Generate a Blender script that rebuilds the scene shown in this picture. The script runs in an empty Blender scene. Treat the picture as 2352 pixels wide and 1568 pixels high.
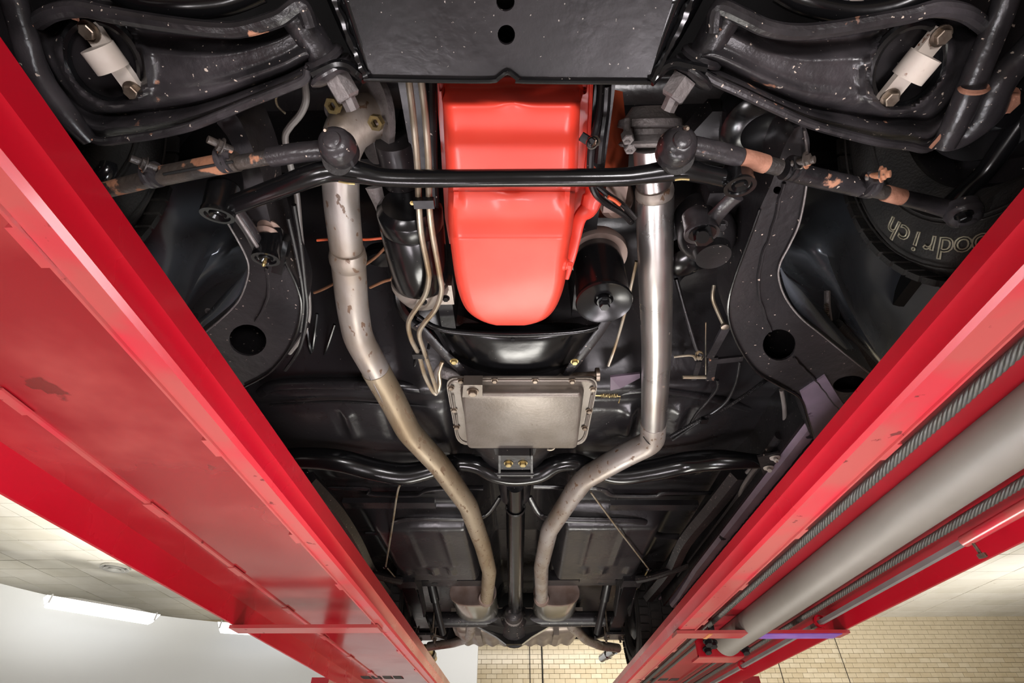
import bpy, bmesh, math, random
from mathutils import Vector, Matrix
random.seed(7)
S = bpy.context.scene
COL = S.collection
V = Vector
# ------------------------------------------------------------------ camera
CZ = 1.45                      # camera height above the floor
FOC = 1200.0                   # focal length in pixels of the 2352 px frame
PITCH = math.radians(40.58); YAW = math.radians(1.013)
cam_d = bpy.data.cameras.new('camera'); cam_d.sensor_width = 36.0; cam_d.sensor_fit = 'HORIZONTAL'
cam_d.lens = FOC / 2352.0 * 36.0; cam_d.clip_start = 0.02; cam_d.clip_end = 100
cam = bpy.data.objects.new('camera', cam_d); COL.objects.link(cam)
cam.location = (0, 0, CZ); cam.rotation_euler = (math.pi/2 + PITCH, 0, YAW)
S.camera = cam
# ------------------------------------------------------------------ world, lights, exposure
w = bpy.data.worlds.new('world'); S.world = w; w.use_nodes = True
w.node_tree.nodes['Background'].inputs[0].default_value = (1, .97, .93, 1)
w.node_tree.nodes['Background'].inputs[1].default_value = 0.05
def area(name, loc, aim, sx, sy, power, col=(1, 1, 1), spread=180):
    l = bpy.data.lights.new(name, 'AREA'); l.shape = 'RECTANGLE'; l.size = sx; l.size_y = sy
    l.energy = power; l.color = col; l.spread = math.radians(spread)
    o = bpy.data.objects.new(name, l); COL.objects.link(o); o.location = loc
    o.rotation_euler = (V(aim) - V(loc)).to_track_quat('-Z', 'Y').to_euler()
    return o
# shop lights under the ceiling, two low lights by the camera, and unseen fill lights added for brightness and highlights
area('ceiling_lamp', (-3.2, 4.0, 4.0), (-3.2, 4.0, 0), 1.2, 3.0, 70, (1, .96, .9))
area('ceiling_lamp', (4.0, 5.5, 4.0), (4.0, 5.5, 0), 1.2, 3.0, 85, (1, .93, .84))
area('ceiling_lamp', (0.0, 8.5, 4.0), (0.0, 8.8, 0), 4.0, 1.0, 75, (1, .95, .88))
area('ceiling_lamp', (3.5, -3.0, 4.0), (3.5, -3.0, 0), 3.0, 1.0, 90, (1, .96, .9))
area('ceiling_lamp', (-3.5, -3.0, 4.0), (-3.5, -3.0, 0), 3.0, 1.0, 90, (1, .96, .9))
area('fill_light', (0.62, -0.95, 0.85), (0.0, 0.75, 2.15), 0.5, 0.18, 21, (1, .95, .96))
area('fill_light', (-0.75, -0.55, 0.7), (-0.1, 0.9, 2.15), 0.45, 0.16, 9, (1, .95, .96))
area('fill_light', (-0.7, 1.35, 0.6), (0.9, 0.72, 2.3), 0.6, 0.2, 1.3, (.95, .97, 1), 40)  # this and the next: unseen, added to brighten the wheel-house panels
area('fill_light', (0.7, 1.35, 0.6), (-0.85, 0.72, 2.3), 0.6, 0.2, 1.3, (.95, .97, 1), 40)
area('fill_light', (0.1, 2.9, 0.25), (0.0, 2.6, 2.2), 0.9, 0.5, 24, (1, .97, .9))  # unseen light added below the foot bowls to lighten them
area('ceiling_fill', (-3.4, 7.2, 2.1), (-3.8, 7.8, 4.1), 1.2, .5, 27, (1, .97, .9), 110)  # three unseen up-lights added to brighten the left ceiling
area('ceiling_fill', (-5.4, 7.0, 2.1), (-5.9, 7.6, 4.1), 1.0, .5, 22, (1, .97, .9), 105)
area('ceiling_fill', (-6.1, 4.6, 2.1), (-6.3, 5.2, 4.1), 1.0, .5, 22, (1, .97, .9), 105)
area('fill_light', (-2.6, 6.8, 0.5), (-3.8, 9.9, 1.6), 1.6, 0.4, 14, (.96, .98, 1))  # unseen light added to brighten the cove
area('ceiling_fill', (-8.3, 8.6, 2.2), (-8.3, 8.8, 4.1), 1.2, .6, 14, (1, .97, .9), 140)  # this and the next: added behind the cove to lift the dark ceiling there
area('ceiling_fill', (-5.6, 10.9, 2.2), (-5.6, 11.0, 4.1), 1.6, .5, 11, (1, .97, .9), 140)
area('ceiling_fill', (5.2, 8.4, 2.0), (5.4, 9.0, 4.1), 1.2, .5, 34, (1, .97, .92), 130)  # pair of unseen up-lights added for the right ceiling
area('ceiling_fill', (8.4, 8.4, 2.0), (8.6, 9.0, 4.1), 1.2, .5, 34, (1, .97, .92), 130)
area('fill_light', (5.4, 8.6, 0.4), (5.6, 12.0, 3.2), 1.6, .5, 40, (1, .96, .9), 110)  # this and the next: unseen, added to light the brick wall
area('fill_light', (2.6, 8.6, 0.5), (1.6, 12.0, 2.9), 1.4, 0.5, 42, (1, .96, .9), 80)
area('fill_light', (0.50, 1.05, 0.35), (0.2, 0.7, 2.1), 0.55, 0.14, 9, (1, .92, .97))  # this and the next: added under the car, out of view, for highlights
area('fill_light', (-0.50, 1.25, 0.35), (-0.2, 0.9, 2.1), 0.55, 0.14, 9, (1, .92, .97))
S.view_settings.view_transform = 'Standard'; S.view_settings.look = 'None'
S.view_settings.gamma = 1; S.view_settings.use_curve_mapping = False
S.view_settings.exposure = 0.35
S.cycles.max_bounces = 7; S.cycles.diffuse_bounces = 3; S.cycles.glossy_bounces = 4
S.cycles.sample_clamp_indirect = 6.0
# ------------------------------------------------------------------ helpers: pixel of the photo + known height (or depth) -> world point
_m = Matrix.Rotation(YAW, 3, 'Z') @ Matrix.Rotation(math.pi/2 + PITCH, 3, 'X')
_R, _U, _F = _m @ V((1, 0, 0)), _m @ V((0, 1, 0)), _m @ V((0, 0, -1))
def ray(px, py): return _F*FOC + _R*(px - 1176) + _U*(784 - py)
def P(px, py, h):
    r = ray(px, py); return V((0, 0, CZ)) + r*(h/r.z)
def PY(px, py, y):
    r = ray(px, py); return V((0, 0, CZ)) + r*(y/r.y)
def PX(px, py, x):
    r = ray(px, py); return V((0, 0, CZ)) + r*(x/r.x)
def mpp(p): return (p - V((0, 0, CZ))).dot(_F)/FOC      # metres per pixel at a point
def H(x, y, h): return V((x, y, CZ + h))
# ------------------------------------------------------------------ mesh builder
def frame(axis):
    a = axis.normalized(); t = V((0, 0, 1)) if abs(a.z) < .9 else V((0, 1, 0))
    u = a.cross(t).normalized(); return u, a.cross(u).normalized(), a
def cr(pts, n):
    """Catmull-Rom through a list of tuples/vectors of any dimension"""
    pts = [tuple(p) for p in pts]
    if n <= 1 or len(pts) < 3: return pts
    q = [pts[0]] + pts + [pts[-1]]; out = []
    for i in range(1, len(q)-2):
        a, b, c, d = q[i-1], q[i], q[i+1], q[i+2]
        for k in range(n):
            t = k/n
            out.append(tuple(.5*(2*b[j] + (c[j]-a[j])*t + (2*a[j]-5*b[j]+4*c[j]-d[j])*t*t + (-a[j]+3*b[j]-3*c[j]+d[j])*t**3) for j in range(len(a))))
    out.append(pts[-1]); return out
class MB:
    def __init__(s): s.b = bmesh.new()
    def ringloft(s, rings, cap=True, close=True):
        vs = [[s.b.verts.new(p) for p in r] for r in rings]; n = len(vs[0])
        for i in range(len(vs)-1):
            for k in range(n if close else n-1):
                s.b.faces.new((vs[i][k], vs[i][(k+1) % n], vs[i+1][(k+1) % n], vs[i+1][k]))
        if cap:
            for r in (vs[0][::-1], vs[-1]): s.b.faces.new(r)
        return s
    def tube(s, pts, r, seg=12, sm=6, cap=True, flat=1.0):
        """pts world vectors; r a number or one per point; sm spline subdivisions"""
        rr = r if isinstance(r, (list, tuple)) else [r]*len(pts)
        q = cr([tuple(p) + (k,) for p, k in zip(pts, rr)], sm)
        P3 = [V(x[:3]) for x in q]; R = [x[3] for x in q]; rings = []; u = None
        for i, p in enumerate(P3):
            t = (P3[min(i+1, len(P3)-1)] - P3[max(i-1, 0)])
            if t.length < 1e-9: t = V((0, 1, 0))
            t.normalize()
            if u is None: u, _v, _ = frame(t)
            u = (u - t*u.dot(t)).normalized(); v = t.cross(u)
            rings.append([p + (u*math.cos(2*math.pi*k/seg) + v*math.sin(2*math.pi*k/seg)*flat)*R[i] for k in range(seg)])
        return s.ringloft(rings, cap)
    def cyl(s, a, b, r0, r1=None, seg=20):
        r1 = r0 if r1 is None else r1; u, v, _ = frame(b-a)
        return s.ringloft([[c + (u*math.cos(2*math.pi*k/seg) + v*math.sin(2*math.pi*k/seg))*r for k in range(seg)] for c, r in ((a, r0), (b, r1))])
    def lathe(s, o, axis, prof, seg=28, sx=1, sy=1, u=None, close_ends=True):
        """prof (radius, distance along axis)"""
        if u is None: u, v, a = frame(axis)
        else: a = axis.normalized(); u = (u - a*u.dot(a)).normalized(); v = a.cross(u)
        rings = [[o + a*z + (u*math.cos(2*math.pi*k/seg)*sx + v*math.sin(2*math.pi*k/seg)*sy)*max(r, 1e-4) for k in range(seg)] for r, z in prof]
        return s.ringloft(rings, close_ends)
    def box(s, c, size, rot=None, taper=1.0):
        x, y, z = [k/2 for k in size]; vs = []
        for sz in (-1, 1):
            for sx, sy in ((-1, -1), (1, -1), (1, 1), (-1, 1)):
                f = taper if sz > 0 else 1
                p = V((sx*x*f, sy*y*f, sz*z))
                if rot is not None: p = rot @ p
                vs.append(s.b.verts.new(c + p))
        for f in ((3, 2, 1, 0), (4, 5, 6, 7), (0, 1, 5, 4), (1, 2, 6, 5), (2, 3, 7, 6), (3, 0, 4, 7)): s.b.faces.new([vs[i] for i in f])
        return s
    def bar(s, a, b, wdt, th, up=V((0, 0, 1))):
        """flat bar from a to b"""
        d = b-a; y = d.normalized(); x = y.cross(up).normalized(); z = x.cross(y)
        rot = Matrix((x, y, z)).transposed()
        return s.box((a+b)/2, (wdt, d.length, th), rot)
    def poly(s, pts, ext):
        """prism: polygon pts extruded along ext"""
        return s.ringloft([list(pts), [p+ext for p in pts]])
    def grid(s, rows, skip=None, close=False):
        vs = [[s.b.verts.new(p) for p in r] for r in rows]
        for i in range(len(vs)-1):
            for j in range(len(vs[0])-1):
                if skip and skip((rows[i][j] + rows[i+1][j+1])/2): continue
                s.b.faces.new((vs[i][j], vs[i][j+1], vs[i+1][j+1], vs[i+1][j]))
        return s
    def holed(s, outline, holes, th, skirt=0.0):
        """flat plate with holes (world points); th upward thickness; skirt extra wall height on the outline"""
        def loop(pts):
            vs = [s.b.verts.new(p) for p in pts]
            return [s.b.edges.new((vs[i], vs[(i+1) % len(vs)])) for i in range(len(vs))], vs
        es = []; loops = []
        for L in [outline] + holes:
            e, vs = loop(L); es += e; loops.append(vs)
        bmesh.ops.triangle_fill(s.b, use_beauty=True, use_dissolve=False, edges=es)
        for k, vs in enumerate(loops):
            z = V((0, 0, th + (skirt if k == 0 else 0)))
            up = [s.b.verts.new(v.co + z) for v in vs]; n = len(vs)
            for i in range(n): s.b.faces.new((vs[i], vs[(i+1) % n], up[(i+1) % n], up[i]))
            if k == 0 and skirt: s.b.faces.new(up)
        return s
    def hexb(s, p, axis, r, h, washer=True):
        a = axis.normalized()
        if washer: s.cyl(p, p + a*h*.25, r*1.35, seg=18)
        u, v, _ = frame(a)
        rg = []
        for z, f in ((h*.25 if washer else 0, 1), (h*.9, 1), (h, .86)):
            rg.append([p + a*z + (u*math.cos(math.pi*k/3) + v*math.sin(math.pi*k/3))*r*f for k in range(6)])
        return s.ringloft(rg)
def fillet(pts, d=.03, n=4):
    """straight runs joined by short bends; pts (px, py, h) or vectors"""
    q = [P(*p) if not isinstance(p, Vector) else p for p in pts]; out = [q[0]]
    for i in range(1, len(q)-1):
        a, b, c = q[i-1], q[i], q[i+1]; k = min(d, (a-b).length*.45, (c-b).length*.45)
        s_, e_ = b + (a-b).normalized()*k, b + (c-b).normalized()*k
        for j in range(n+1):
            t = j/n; out.append(s_*(1-t)**2 + b*(2*t*(1-t)) + e_*t*t)
    return out + [q[-1]]
WL = {}
def finish(name, mb, mat, parent=None, label=None, smooth=True, angle=35, mods=None, kind=None):
    b = mb.b; bmesh.ops.recalc_face_normals(b, faces=b.faces)
    me = bpy.data.meshes.new(name)
    mn = [1e9]*3; mx = [-1e9]*3
    for v in b.verts:
        for k in range(3): mn[k] = min(mn[k], v.co[k]); mx[k] = max(mx[k], v.co[k])
    c = V([(mn[k]+mx[k])/2 for k in range(3)])
    for v in b.verts: v.co -= c
    b.to_mesh(me); b.free()
    if smooth:
        me.shade_smooth(); me.set_sharp_from_angle(angle=math.radians(angle))
    me.materials.append(mat)
    o = bpy.data.objects.new(name, me); COL.objects.link(o)
    o.location = c - (WL[parent.name] if parent else V((0, 0, 0)))
    WL[o.name] = c
    if parent: o.parent = parent
    if label: o['label'] = label
    if kind: o['kind'] = kind
    return o
def thing(name, loc, label, cat, group=None):
    o = bpy.data.objects.new(name, None); COL.objects.link(o); o.location = loc; WL[o.name] = V(loc)
    o.empty_display_size = .1
    o['label'] = label; o['category'] = cat
    if group: o['group'] = group
    return o
def solid(o, th, off=1):
    m = o.modifiers.new('thick', 'SOLIDIFY'); m.thickness = th; m.offset = off; return o
# ------------------------------------------------------------------ materials
def mat(name, col, rough=.5, metal=0., var=None, vscale=6., vlo=.4, vhi=.65, speck=None, sscale=160., sthr=.72, spec=.5, bump=0., bscale=60., coat=0., rvar=0., rust=None, rscale=25., rthr=.6, stretch=None, aniso=0.):
    m = bpy.data.materials.new(name); m.use_nodes = True; nt = m.node_tree; N = nt.nodes; L = nt.links
    p = N['Principled BSDF']; p.inputs['Roughness'].default_value = rough; p.inputs['Metallic'].default_value = metal
    p.inputs['Specular IOR Level'].default_value = spec; p.inputs['Coat Weight'].default_value = coat; p.inputs['Coat Roughness'].default_value = .12
    geo = N.new('ShaderNodeNewGeometry'); src = geo.outputs['Position']
    if stretch:
        mp = N.new('ShaderNodeMapping'); mp.inputs['Scale'].default_value = stretch; L.new(src, mp.inputs['Vector']); src = mp.outputs[0]
    def noise(sc, det=4.):
        n = N.new('ShaderNodeTexNoise'); n.inputs['Scale'].default_value = sc; n.inputs['Detail'].default_value = det; L.new(src, n.inputs['Vector']); return n.outputs['Fac']
    def ramp(f, a, b):
        r = N.new('ShaderNodeMapRange'); r.inputs['From Min'].default_value = a; r.inputs['From Max'].default_value = b; r.clamp = True; L.new(f, r.inputs['Value']); return r.outputs[0]
    def mix(f, a, b):
        x = N.new('ShaderNodeMix'); x.data_type = 'RGBA'; L.new(f, x.inputs[0])
        for i, c in ((6, a), (7, b)):
            if isinstance(c, tuple): x.inputs[i].default_value = (*c, 1)
            else: L.new(c, x.inputs[i])
        return x.outputs[2]
    c = tuple(col)
    if var: c = mix(ramp(noise(vscale), vlo, vhi), c, tuple(var))
    if rust:
        rf = ramp(noise(rscale, 6.), rthr, rthr+.03); c = mix(rf, c, tuple(rust))
        a = N.new('ShaderNodeMath'); a.operation = 'MULTIPLY'; L.new(rf, a.inputs[0]); a.inputs[1].default_value = .5
        b = N.new('ShaderNodeMath'); b.operation = 'ADD'; L.new(a.outputs[0], b.inputs[0]); b.inputs[1].default_value = rough; b.use_clamp = True
        L.new(b.outputs[0], p.inputs['Roughness'])
        if metal:
            g = ramp(rf, 1, 0); q = N.new('ShaderNodeMath'); q.operation = 'MULTIPLY'; L.new(g, q.inputs[0]); q.inputs[1].default_value = metal; L.new(q.outputs[0], p.inputs['Metallic'])
    if speck: c = mix(ramp(noise(sscale, 2.), sthr, sthr+.02), c, tuple(speck))
    if isinstance(c, tuple): p.inputs['Base Color'].default_value = (*c, 1)
    else: L.new(c, p.inputs['Base Color'])
    if rvar:
        q = N.new('ShaderNodeMapRange'); q.inputs['From Min'].default_value = .35; q.inputs['From Max'].default_value = .65
        q.inputs['To Min'].default_value = rough-rvar; q.inputs['To Max'].default_value = rough+rvar; L.new(noise(vscale*1.7), q.inputs['Value']); L.new(q.outputs[0], p.inputs['Roughness'])
    if bump:
        bp = N.new('ShaderNodeBump'); bp.inputs['Strength'].default_value = bump; bp.inputs['Distance'].default_value = .004
        L.new(noise(bscale), bp.inputs['Height']); L.new(bp.outputs[0], p.inputs['Normal'])
    return m
def emis(name, col, s):
    m = bpy.data.materials.new(name); m.use_nodes = True; p = m.node_tree.nodes['Principled BSDF']
    p.inputs['Base Color'].default_value = (*col, 1); p.inputs['Emission Color'].default_value = (*col, 1); p.inputs['Emission Strength'].default_value = s; return m
BLK = mat('black_paint', (.007, .0065, .007), .36, var=(.016, .014, .015), vscale=9, speck=(.3, .27, .24), sscale=200, sthr=.715, bump=.1, bscale=90, rvar=.08, spec=.33)
BLKG = mat('gloss_black', (.005, .005, .0055), .2, speck=(.25, .22, .2), sscale=260, sthr=.77, bump=.1, bscale=25, rvar=.05)
CHAS = mat('chassis_black', (.010, .009, .010), .38, var=(.02, .017, .018), vscale=7, speck=(.45, .36, .3), sscale=120, sthr=.70, bump=.3, bscale=50)
ARM = mat('worn_black_steel', (.013, .012, .013), .30, var=(.045, .04, .043), vscale=12, rust=(.42, .2, .12), rscale=22, rthr=.69, speck=(.5, .42, .35), sscale=140, sthr=.70, bump=.35, bscale=70)
RUSTY = mat('rusty_steel', (.035, .031, .029), .42, var=(.07, .055, .045), vscale=20, rust=(.4, .18, .1), rscale=24, rthr=.535, bump=.5, bscale=120)
RUST = mat('bare_rust', (.42, .2, .13), .7, var=(.3, .13, .08), vscale=40, bump=.4, bscale=150)
FLOORP = mat('floor_pan_black', (.012, .011, .012), .3, var=(.022, .02, .021), vscale=3, speck=(.3, .27, .25), sscale=150, sthr=.76, bump=.15, bscale=60, rvar=.06)
PURP = mat('primer_grey_violet', (.13, .095, .125), .42, var=(.18, .13, .17), vscale=12, rust=(.015, .013, .015), rscale=14, rthr=.66)
PURPL = mat('violet_sill_paint', (.27, .2, .26), .42, var=(.34, .25, .32), vscale=10, rust=(.03, .025, .03), rscale=16, rthr=.68)
BLUE = mat('blue_black_gloss', (.13, .15, .175), .24, .45, var=(.18, .205, .235), vscale=6, speck=(.3, .3, .32), sscale=130, sthr=.77, rvar=.05)
RED = mat('pan_red', (.72, .045, .024), .42, var=(.8, .075, .045), vscale=5, rust=(.35, .03, .02), rscale=9, rthr=.74, coat=.12)
ORANGE = mat('engine_orange', (.33, .055, .02), .5, var=(.08, .03, .02), vscale=10)
STEEL = mat('exhaust_steel', (.36, .325, .30), .42, .5, var=(.26, .21, .165), vscale=11, rust=(.13, .075, .045), rscale=75, rthr=.62, stretch=(1, .5, 1), bump=.15, bscale=80, rvar=.08)
STEELN = mat('bright_pipe_steel', (.5, .475, .46), .32, .92, var=(.5, .45, .42), vscale=9, rust=(.22, .15, .1), rscale=50, rthr=.7, rvar=.05)
STEELB = mat('heat_browned_steel', (.33, .27, .19), .45, .5, var=(.22, .16, .095), vscale=9, rust=(.14, .09, .05), rscale=70, rthr=.6, stretch=(1, .35, 1), bump=.2, bscale=90)
MUFB = mat('muffler_shell', (.66, .63, .56), .17, .9, var=(.5, .47, .38), vscale=6)
MUFC = mat('brown_muffler_cap', (.3, .23, .2), .5, .6, var=(.22, .15, .12), vscale=14)
ALU = mat('cast_aluminium', (.42, .38, .34), .42, .75, var=(.33, .29, .25), vscale=14, rust=(.1, .07, .05), rscale=30, rthr=.7, bump=.15, bscale=200)
CAST = mat('grey_casting', (.21, .19, .185), .5, .4, var=(.13, .115, .11), vscale=20, bump=.4, bscale=180)
TRANS = mat('transmission_pan_grey', (.24, .215, .19), .4, .7, var=(.18, .155, .13), vscale=8, rust=(.12, .08, .05), rscale=28, rthr=.72, bump=.1, bscale=150)
WHITEP = mat('chipped_white_paint', (.6, .54, .48), .4, var=(.5, .43, .37), vscale=20, rust=(.2, .09, .05), rscale=45, rthr=.64)
ZINC = mat('yellow_zinc', (.5, .38, .16), .35, .8, var=(.3, .24, .12), vscale=60)
BOLT = mat('bolt_steel', (.3, .25, .2), .4, .8, var=(.15, .11, .08), vscale=60)
LINE = mat('steel_line', (.42, .37, .29), .36, .7, var=(.3, .22, .13), vscale=18)
GREYH = mat('grey_hose', (.2, .185, .17), .45, var=(.14, .12, .11), vscale=14)
RUB = mat('tyre_rubber', (.018, .017, .016), .62, var=(.032, .029, .026), vscale=18, bump=.4, bscale=200)
LETT = mat('tyre_letter_white', (.34, .31, .22), .6, var=(.2, .18, .13), vscale=40)
COPPER = mat('orange_wire', (.75, .12, .04), .5)
BRONZE = mat('braided_copper_strap', (.32, .15, .08), .5, .4)
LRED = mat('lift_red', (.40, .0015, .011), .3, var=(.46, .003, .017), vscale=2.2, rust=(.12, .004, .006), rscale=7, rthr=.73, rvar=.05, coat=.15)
LREDS = mat('lift_red_shaded', (.2, .001, .006), .4, var=(.26, .002, .01), vscale=3, rust=(.08, .003, .004), rscale=9, rthr=.72)  # shade of the right deck put into a darker red
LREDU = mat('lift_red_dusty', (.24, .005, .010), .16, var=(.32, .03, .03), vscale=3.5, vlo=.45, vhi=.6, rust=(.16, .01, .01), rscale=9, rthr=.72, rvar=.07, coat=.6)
LREDF = mat('lift_red_pinkish', (.42, .07, .065), .28, var=(.5, .03, .045), vscale=6, vlo=.5, vhi=.62, rust=(.14, .01, .01), rscale=30, rthr=.68, coat=.4)  # pinker red in patches, for flanges, straps and tabs
CYLG = mat('cylinder_grey', (.19, .172, .145), .5, .05, var=(.16, .145, .12), vscale=4, rust=(.12, .11, .1), rscale=26, rthr=.76)
CABLE = mat('wire_rope_steel', (.085, .082, .07), .5, .5, var=(.08, .08, .075), vscale=90)
RODG = mat('rod_grey', (.3, .3, .29), .4, .4, var=(.24, .24, .23), vscale=8)
PURPLE = mat('purple_patch', (.2, .075, .42), .35, var=(.28, .12, .5), vscale=18)
ORGT = mat('orange_tape', (.55, .2, .06), .4, var=(.6, .3, .12), vscale=18)
CHR = mat('polished_steel', (.75, .76, .78), .12, 1.)
DARK = mat('dark_void', (.004, .004, .004), .8)
COVEM = mat('white_cove_paint', (.56, .575, .59), .6)
FLR = mat('epoxy_floor', (.4, .37, .34), .3, var=(.33, .3, .27), vscale=1.5)
FLRD = mat('added_dark_floor', (.07, .06, .055), .5, var=(.09, .08, .07), vscale=2)
WALLM = mat('plain_wall', (.5, .46, .38), .6, var=(.46, .42, .35), vscale=2)
GROUT = mat('grout', (.22, .17, .09), .8)
TILES = [mat('glazed_tile_%s' % k, c, .16, var=(c[0]*.93, c[1]*.92, c[2]*.9), vscale=9, coat=.5) for k, c in (('cream', (.68, .585, .42)), ('straw', (.65, .55, .385)), ('pale', (.72, .63, .47)))]
CEILJ = mat('ceiling_joint', (.12, .11, .09), .8)
CEILT = [mat('ceiling_panel_%s' % k, c, .8, var=(c[0]*.93, c[1]*.92, c[2]*.9), vscale=3, rust=(c[0]*.6, c[1]*.58, c[2]*.5), rscale=5, rthr=.74) for k, c in (('cream', (.66, .63, .55)), ('ivory', (.7, .67, .6)))]
# ------------------------------------------------------------------ the room
CEIL = 2.7; YB = 12.0
def struct(name, mb, m, parent=None, **k): return finish(name, mb, m, parent, kind='structure', smooth=False, **k)
def slab(x0, x1, y0, y1, z0, z1): return MB().box(V(((x0+x1)/2, (y0+y1)/2, (z0+z1)/2)), (x1-x0, y1-y0, z1-z0))
ZC = CZ + CEIL
struct('floor', slab(-13, 12, -7, YB+.3, -.1, 0), FLR)
dz = struct('trim_1', slab(-13, -3.75, -7, 6.2, 0, .006), FLRD)  # unseen dark floor zone added to darken the left deck's reflection
ceil = struct('ceiling', slab(-13, 12, -7, YB+.3, ZC+.012, ZC+.12), CEILJ)
wb = struct('wall_back', slab(-13, 12, YB+.012, YB+.2, 0, ZC), GROUT)
struct('wall_left', slab(-13.2, -13, -7, YB+.3, 0, ZC), WALLM)
struct('wall_right', slab(12, 12.2, -7, YB+.3, 0, ZC), WALLM)
struct('wall_front', slab(-13, 12, -7.2, -7, 0, ZC), WALLM)
# glazed bricks of the back wall: the nearest in view singly, the rest joined
bw, bh, gap = .205, .082, .005
def proj(p):
    q = p - V((0, 0, CZ)); d = q.dot(_F)
    return (1176 + FOC*q.dot(_R)/d, 784 - FOC*q.dot(_U)/d, d)
cells = []
nr = int((ZC - .9)/bh)
for r in range(nr):
    z = ZC - (r+.5)*bh
    for c in range(-62, 58):
        x = (c + (.5 if r % 2 else 0))*bw
        if x < -12.8 or x > 11.8: continue
        u, v, d = proj(V((x, YB, z)))
        vis = (1090 < u < 1480 or 1600 < u < 2360) and 1400 < v < 1572
        cells.append((0 if vis else 1, d, x, z))
cells.sort()
BMESH = {}
def piece(cache, key, size, m):
    if (cache, key) not in BMESH:
        mb = MB(); x, y, z = size; mb.box(V((0, 0, 0)), size)
        bmesh.ops.bevel(mb.b, geom=list(mb.b.edges), offset=min(size)*.16, segments=1, affect='EDGES')
        me = bpy.data.meshes.new(cache); mb.b.to_mesh(me); mb.b.free(); me.materials.append(m); BMESH[(cache, key)] = me
    return BMESH[(cache, key)]
rest = MB()
for i, (vis, d, x, z) in enumerate(cells):
    k = random.randrange(3); pr = random.uniform(-.0015, .0015)
    if i < 300 and vis == 0:
        me = piece('brick', k, (bw-gap, .02, bh-gap), TILES[k])
        o = bpy.data.objects.new('brick', me); COL.objects.link(o); o.parent = wb
        o.location = V((x, YB+.006+pr, z)) - WL[wb.name]
        o.rotation_euler = (random.uniform(-.006, .006), 0, random.uniform(-.004, .004))
    else: rest.box(V((x, YB+.006+pr, z)), (bw-gap, .02, bh-gap))
finish('brickwork', rest, TILES[0], wb, kind='stuff', smooth=False)
# dark conduits running down the back wall
for px0, py0, px1, py1, r in ((1218, 1500, 1218, 1568, .007), (1246, 1500, 1247, 1568, .013), (1920, 1440, 1953, 1566, .006), (1790, 1520, 1801, 1566, .006)):
    a = PY(px0, py0, YB-.02); b = PY(px1, py1, YB-.02); dd = (b-a).normalized()
    x = b.x
    struct('trim_%d' % (2 + len([o for o in COL.objects if o.name.startswith('trim_')])), MB().cyl(V((x, YB-.016, ZC)), V((x, YB-.016, .3)), r, seg=8), DARK)
# ceiling panels
tw, tl = .66, .42
tc = []
for i in range(-20, 19):
    for j in range(-14, 29):
        x = (i+.5)*tw + .1; y = YB - (j+.5)*tl
        if y < -6.8 or x < -12.8 or x > 11.8: continue
        u, v, d = proj(V((x, y, ZC)))
        vis = d > 0 and 1120 < v < 1445 and (-60 < u < 640 or 1900 < u < 2400)
        tc.append((0 if vis else 1, d, x, y))
tc.sort(); rest = MB()
for i, (vis, d, x, y) in enumerate(tc):
    k = random.randrange(2)
    if vis == 0 and i < 300:
        me = piece('ceiling_panel', k, (tw-.012, tl-.012, .02), CEILT[k])
        o = bpy.data.objects.new('ceiling_panel', me); COL.objects.link(o); o.parent = ceil
        o.location = V((x, y, ZC+.004+random.uniform(-.002, .002))) - WL[ceil.name]
    else: rest.box(V((x, y, ZC+.004)), (tw-.012, tl-.012, .02))
finish('ceiling_panelling', rest, CEILT[0], ceil, kind='stuff', smooth=False)
# curved white cove (a painted cyclorama standing in front of the back wall)
HC = 2.12
pl = [(-7.6, 3.0), (-7.55, 5.0), (-7.35, 6.4), (-7.0, 7.6), (-6.4, 8.6), (-5.6, 9.3), (-4.7, 9.72), (-3.6, 9.9), (-2.4, 9.92), (-1.2, 9.92)]
e = PY(1097, 1510, 9.92); pl.append((e.x, 9.92))
c2 = [V((x, y, 0)) for x, y in cr(pl, 5)]
mb = MB(); inner = []; outer = []
for i, p in enumerate(c2):
    t = (c2[min(i+1, len(c2)-1)] - c2[max(i-1, 0)]).normalized(); n = V((-t.y, t.x, 0))
    inner.append(p); outer.append(p + n*.09)
zt = CZ + HC
rings = []
for a, b in zip(inner, outer):
    rings.append([a, a + V((0, 0, zt)), b + V((0, 0, zt)), b])
mb.ringloft(rings)
finish('wall_cove', mb, COVEM, kind='structure', angle=40)
# two long strip lights on the rim of the cove
LAMP = emis('lamp_diffuser', (1, 1, 1), 1.15)
HOUS = mat('lamp_housing', (.3, .3, .3), .4)
def strip_light(a, b, label, drop):
    t = thing('strip_light', (a+b)/2, label, 'light', None)
    d = (b-a).normalized(); s_ = d.cross(V((0, 0, 1))).normalized(); rot = Matrix((s_, d, V((0, 0, 1)))).transposed()
    L = (b-a).length; c = (a+b)/2
    finish('housing', MB().box(c + V((0, 0, .05)), (.16, L, .05), rot, taper=.6), HOUS, t, smooth=False)
    finish('diffuser', MB().box(c - V((0, 0, .025)), (.19, L*.985, .12), rot, taper=1.1), LAMP, t, smooth=False)
    for z in (a, b):
        finish('end_cap', MB().box(z, (.22, .02, .11), rot), HOUS, t, smooth=False)
    for k in (.3, .7):
        q = a.lerp(b, k); wq = q + V((0, 0, .07)); finish('bracket', MB().bar(wq, wq + V((s_.x, s_.y, 0))*(-.24) + V((0, 0, .0)), .03, .012), HOUS, t, smooth=False)
    return t
strip_light(P(112, 1377, 2.0), P(352, 1418, 2.0), 'long bright strip light at the left on the rim of the white cove wall', 0)
strip_light(P(508, 1437, 2.0), P(700, 1450, 2.0), 'bright strip light half hidden behind the left red runway, on the cove rim', 0)
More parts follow.
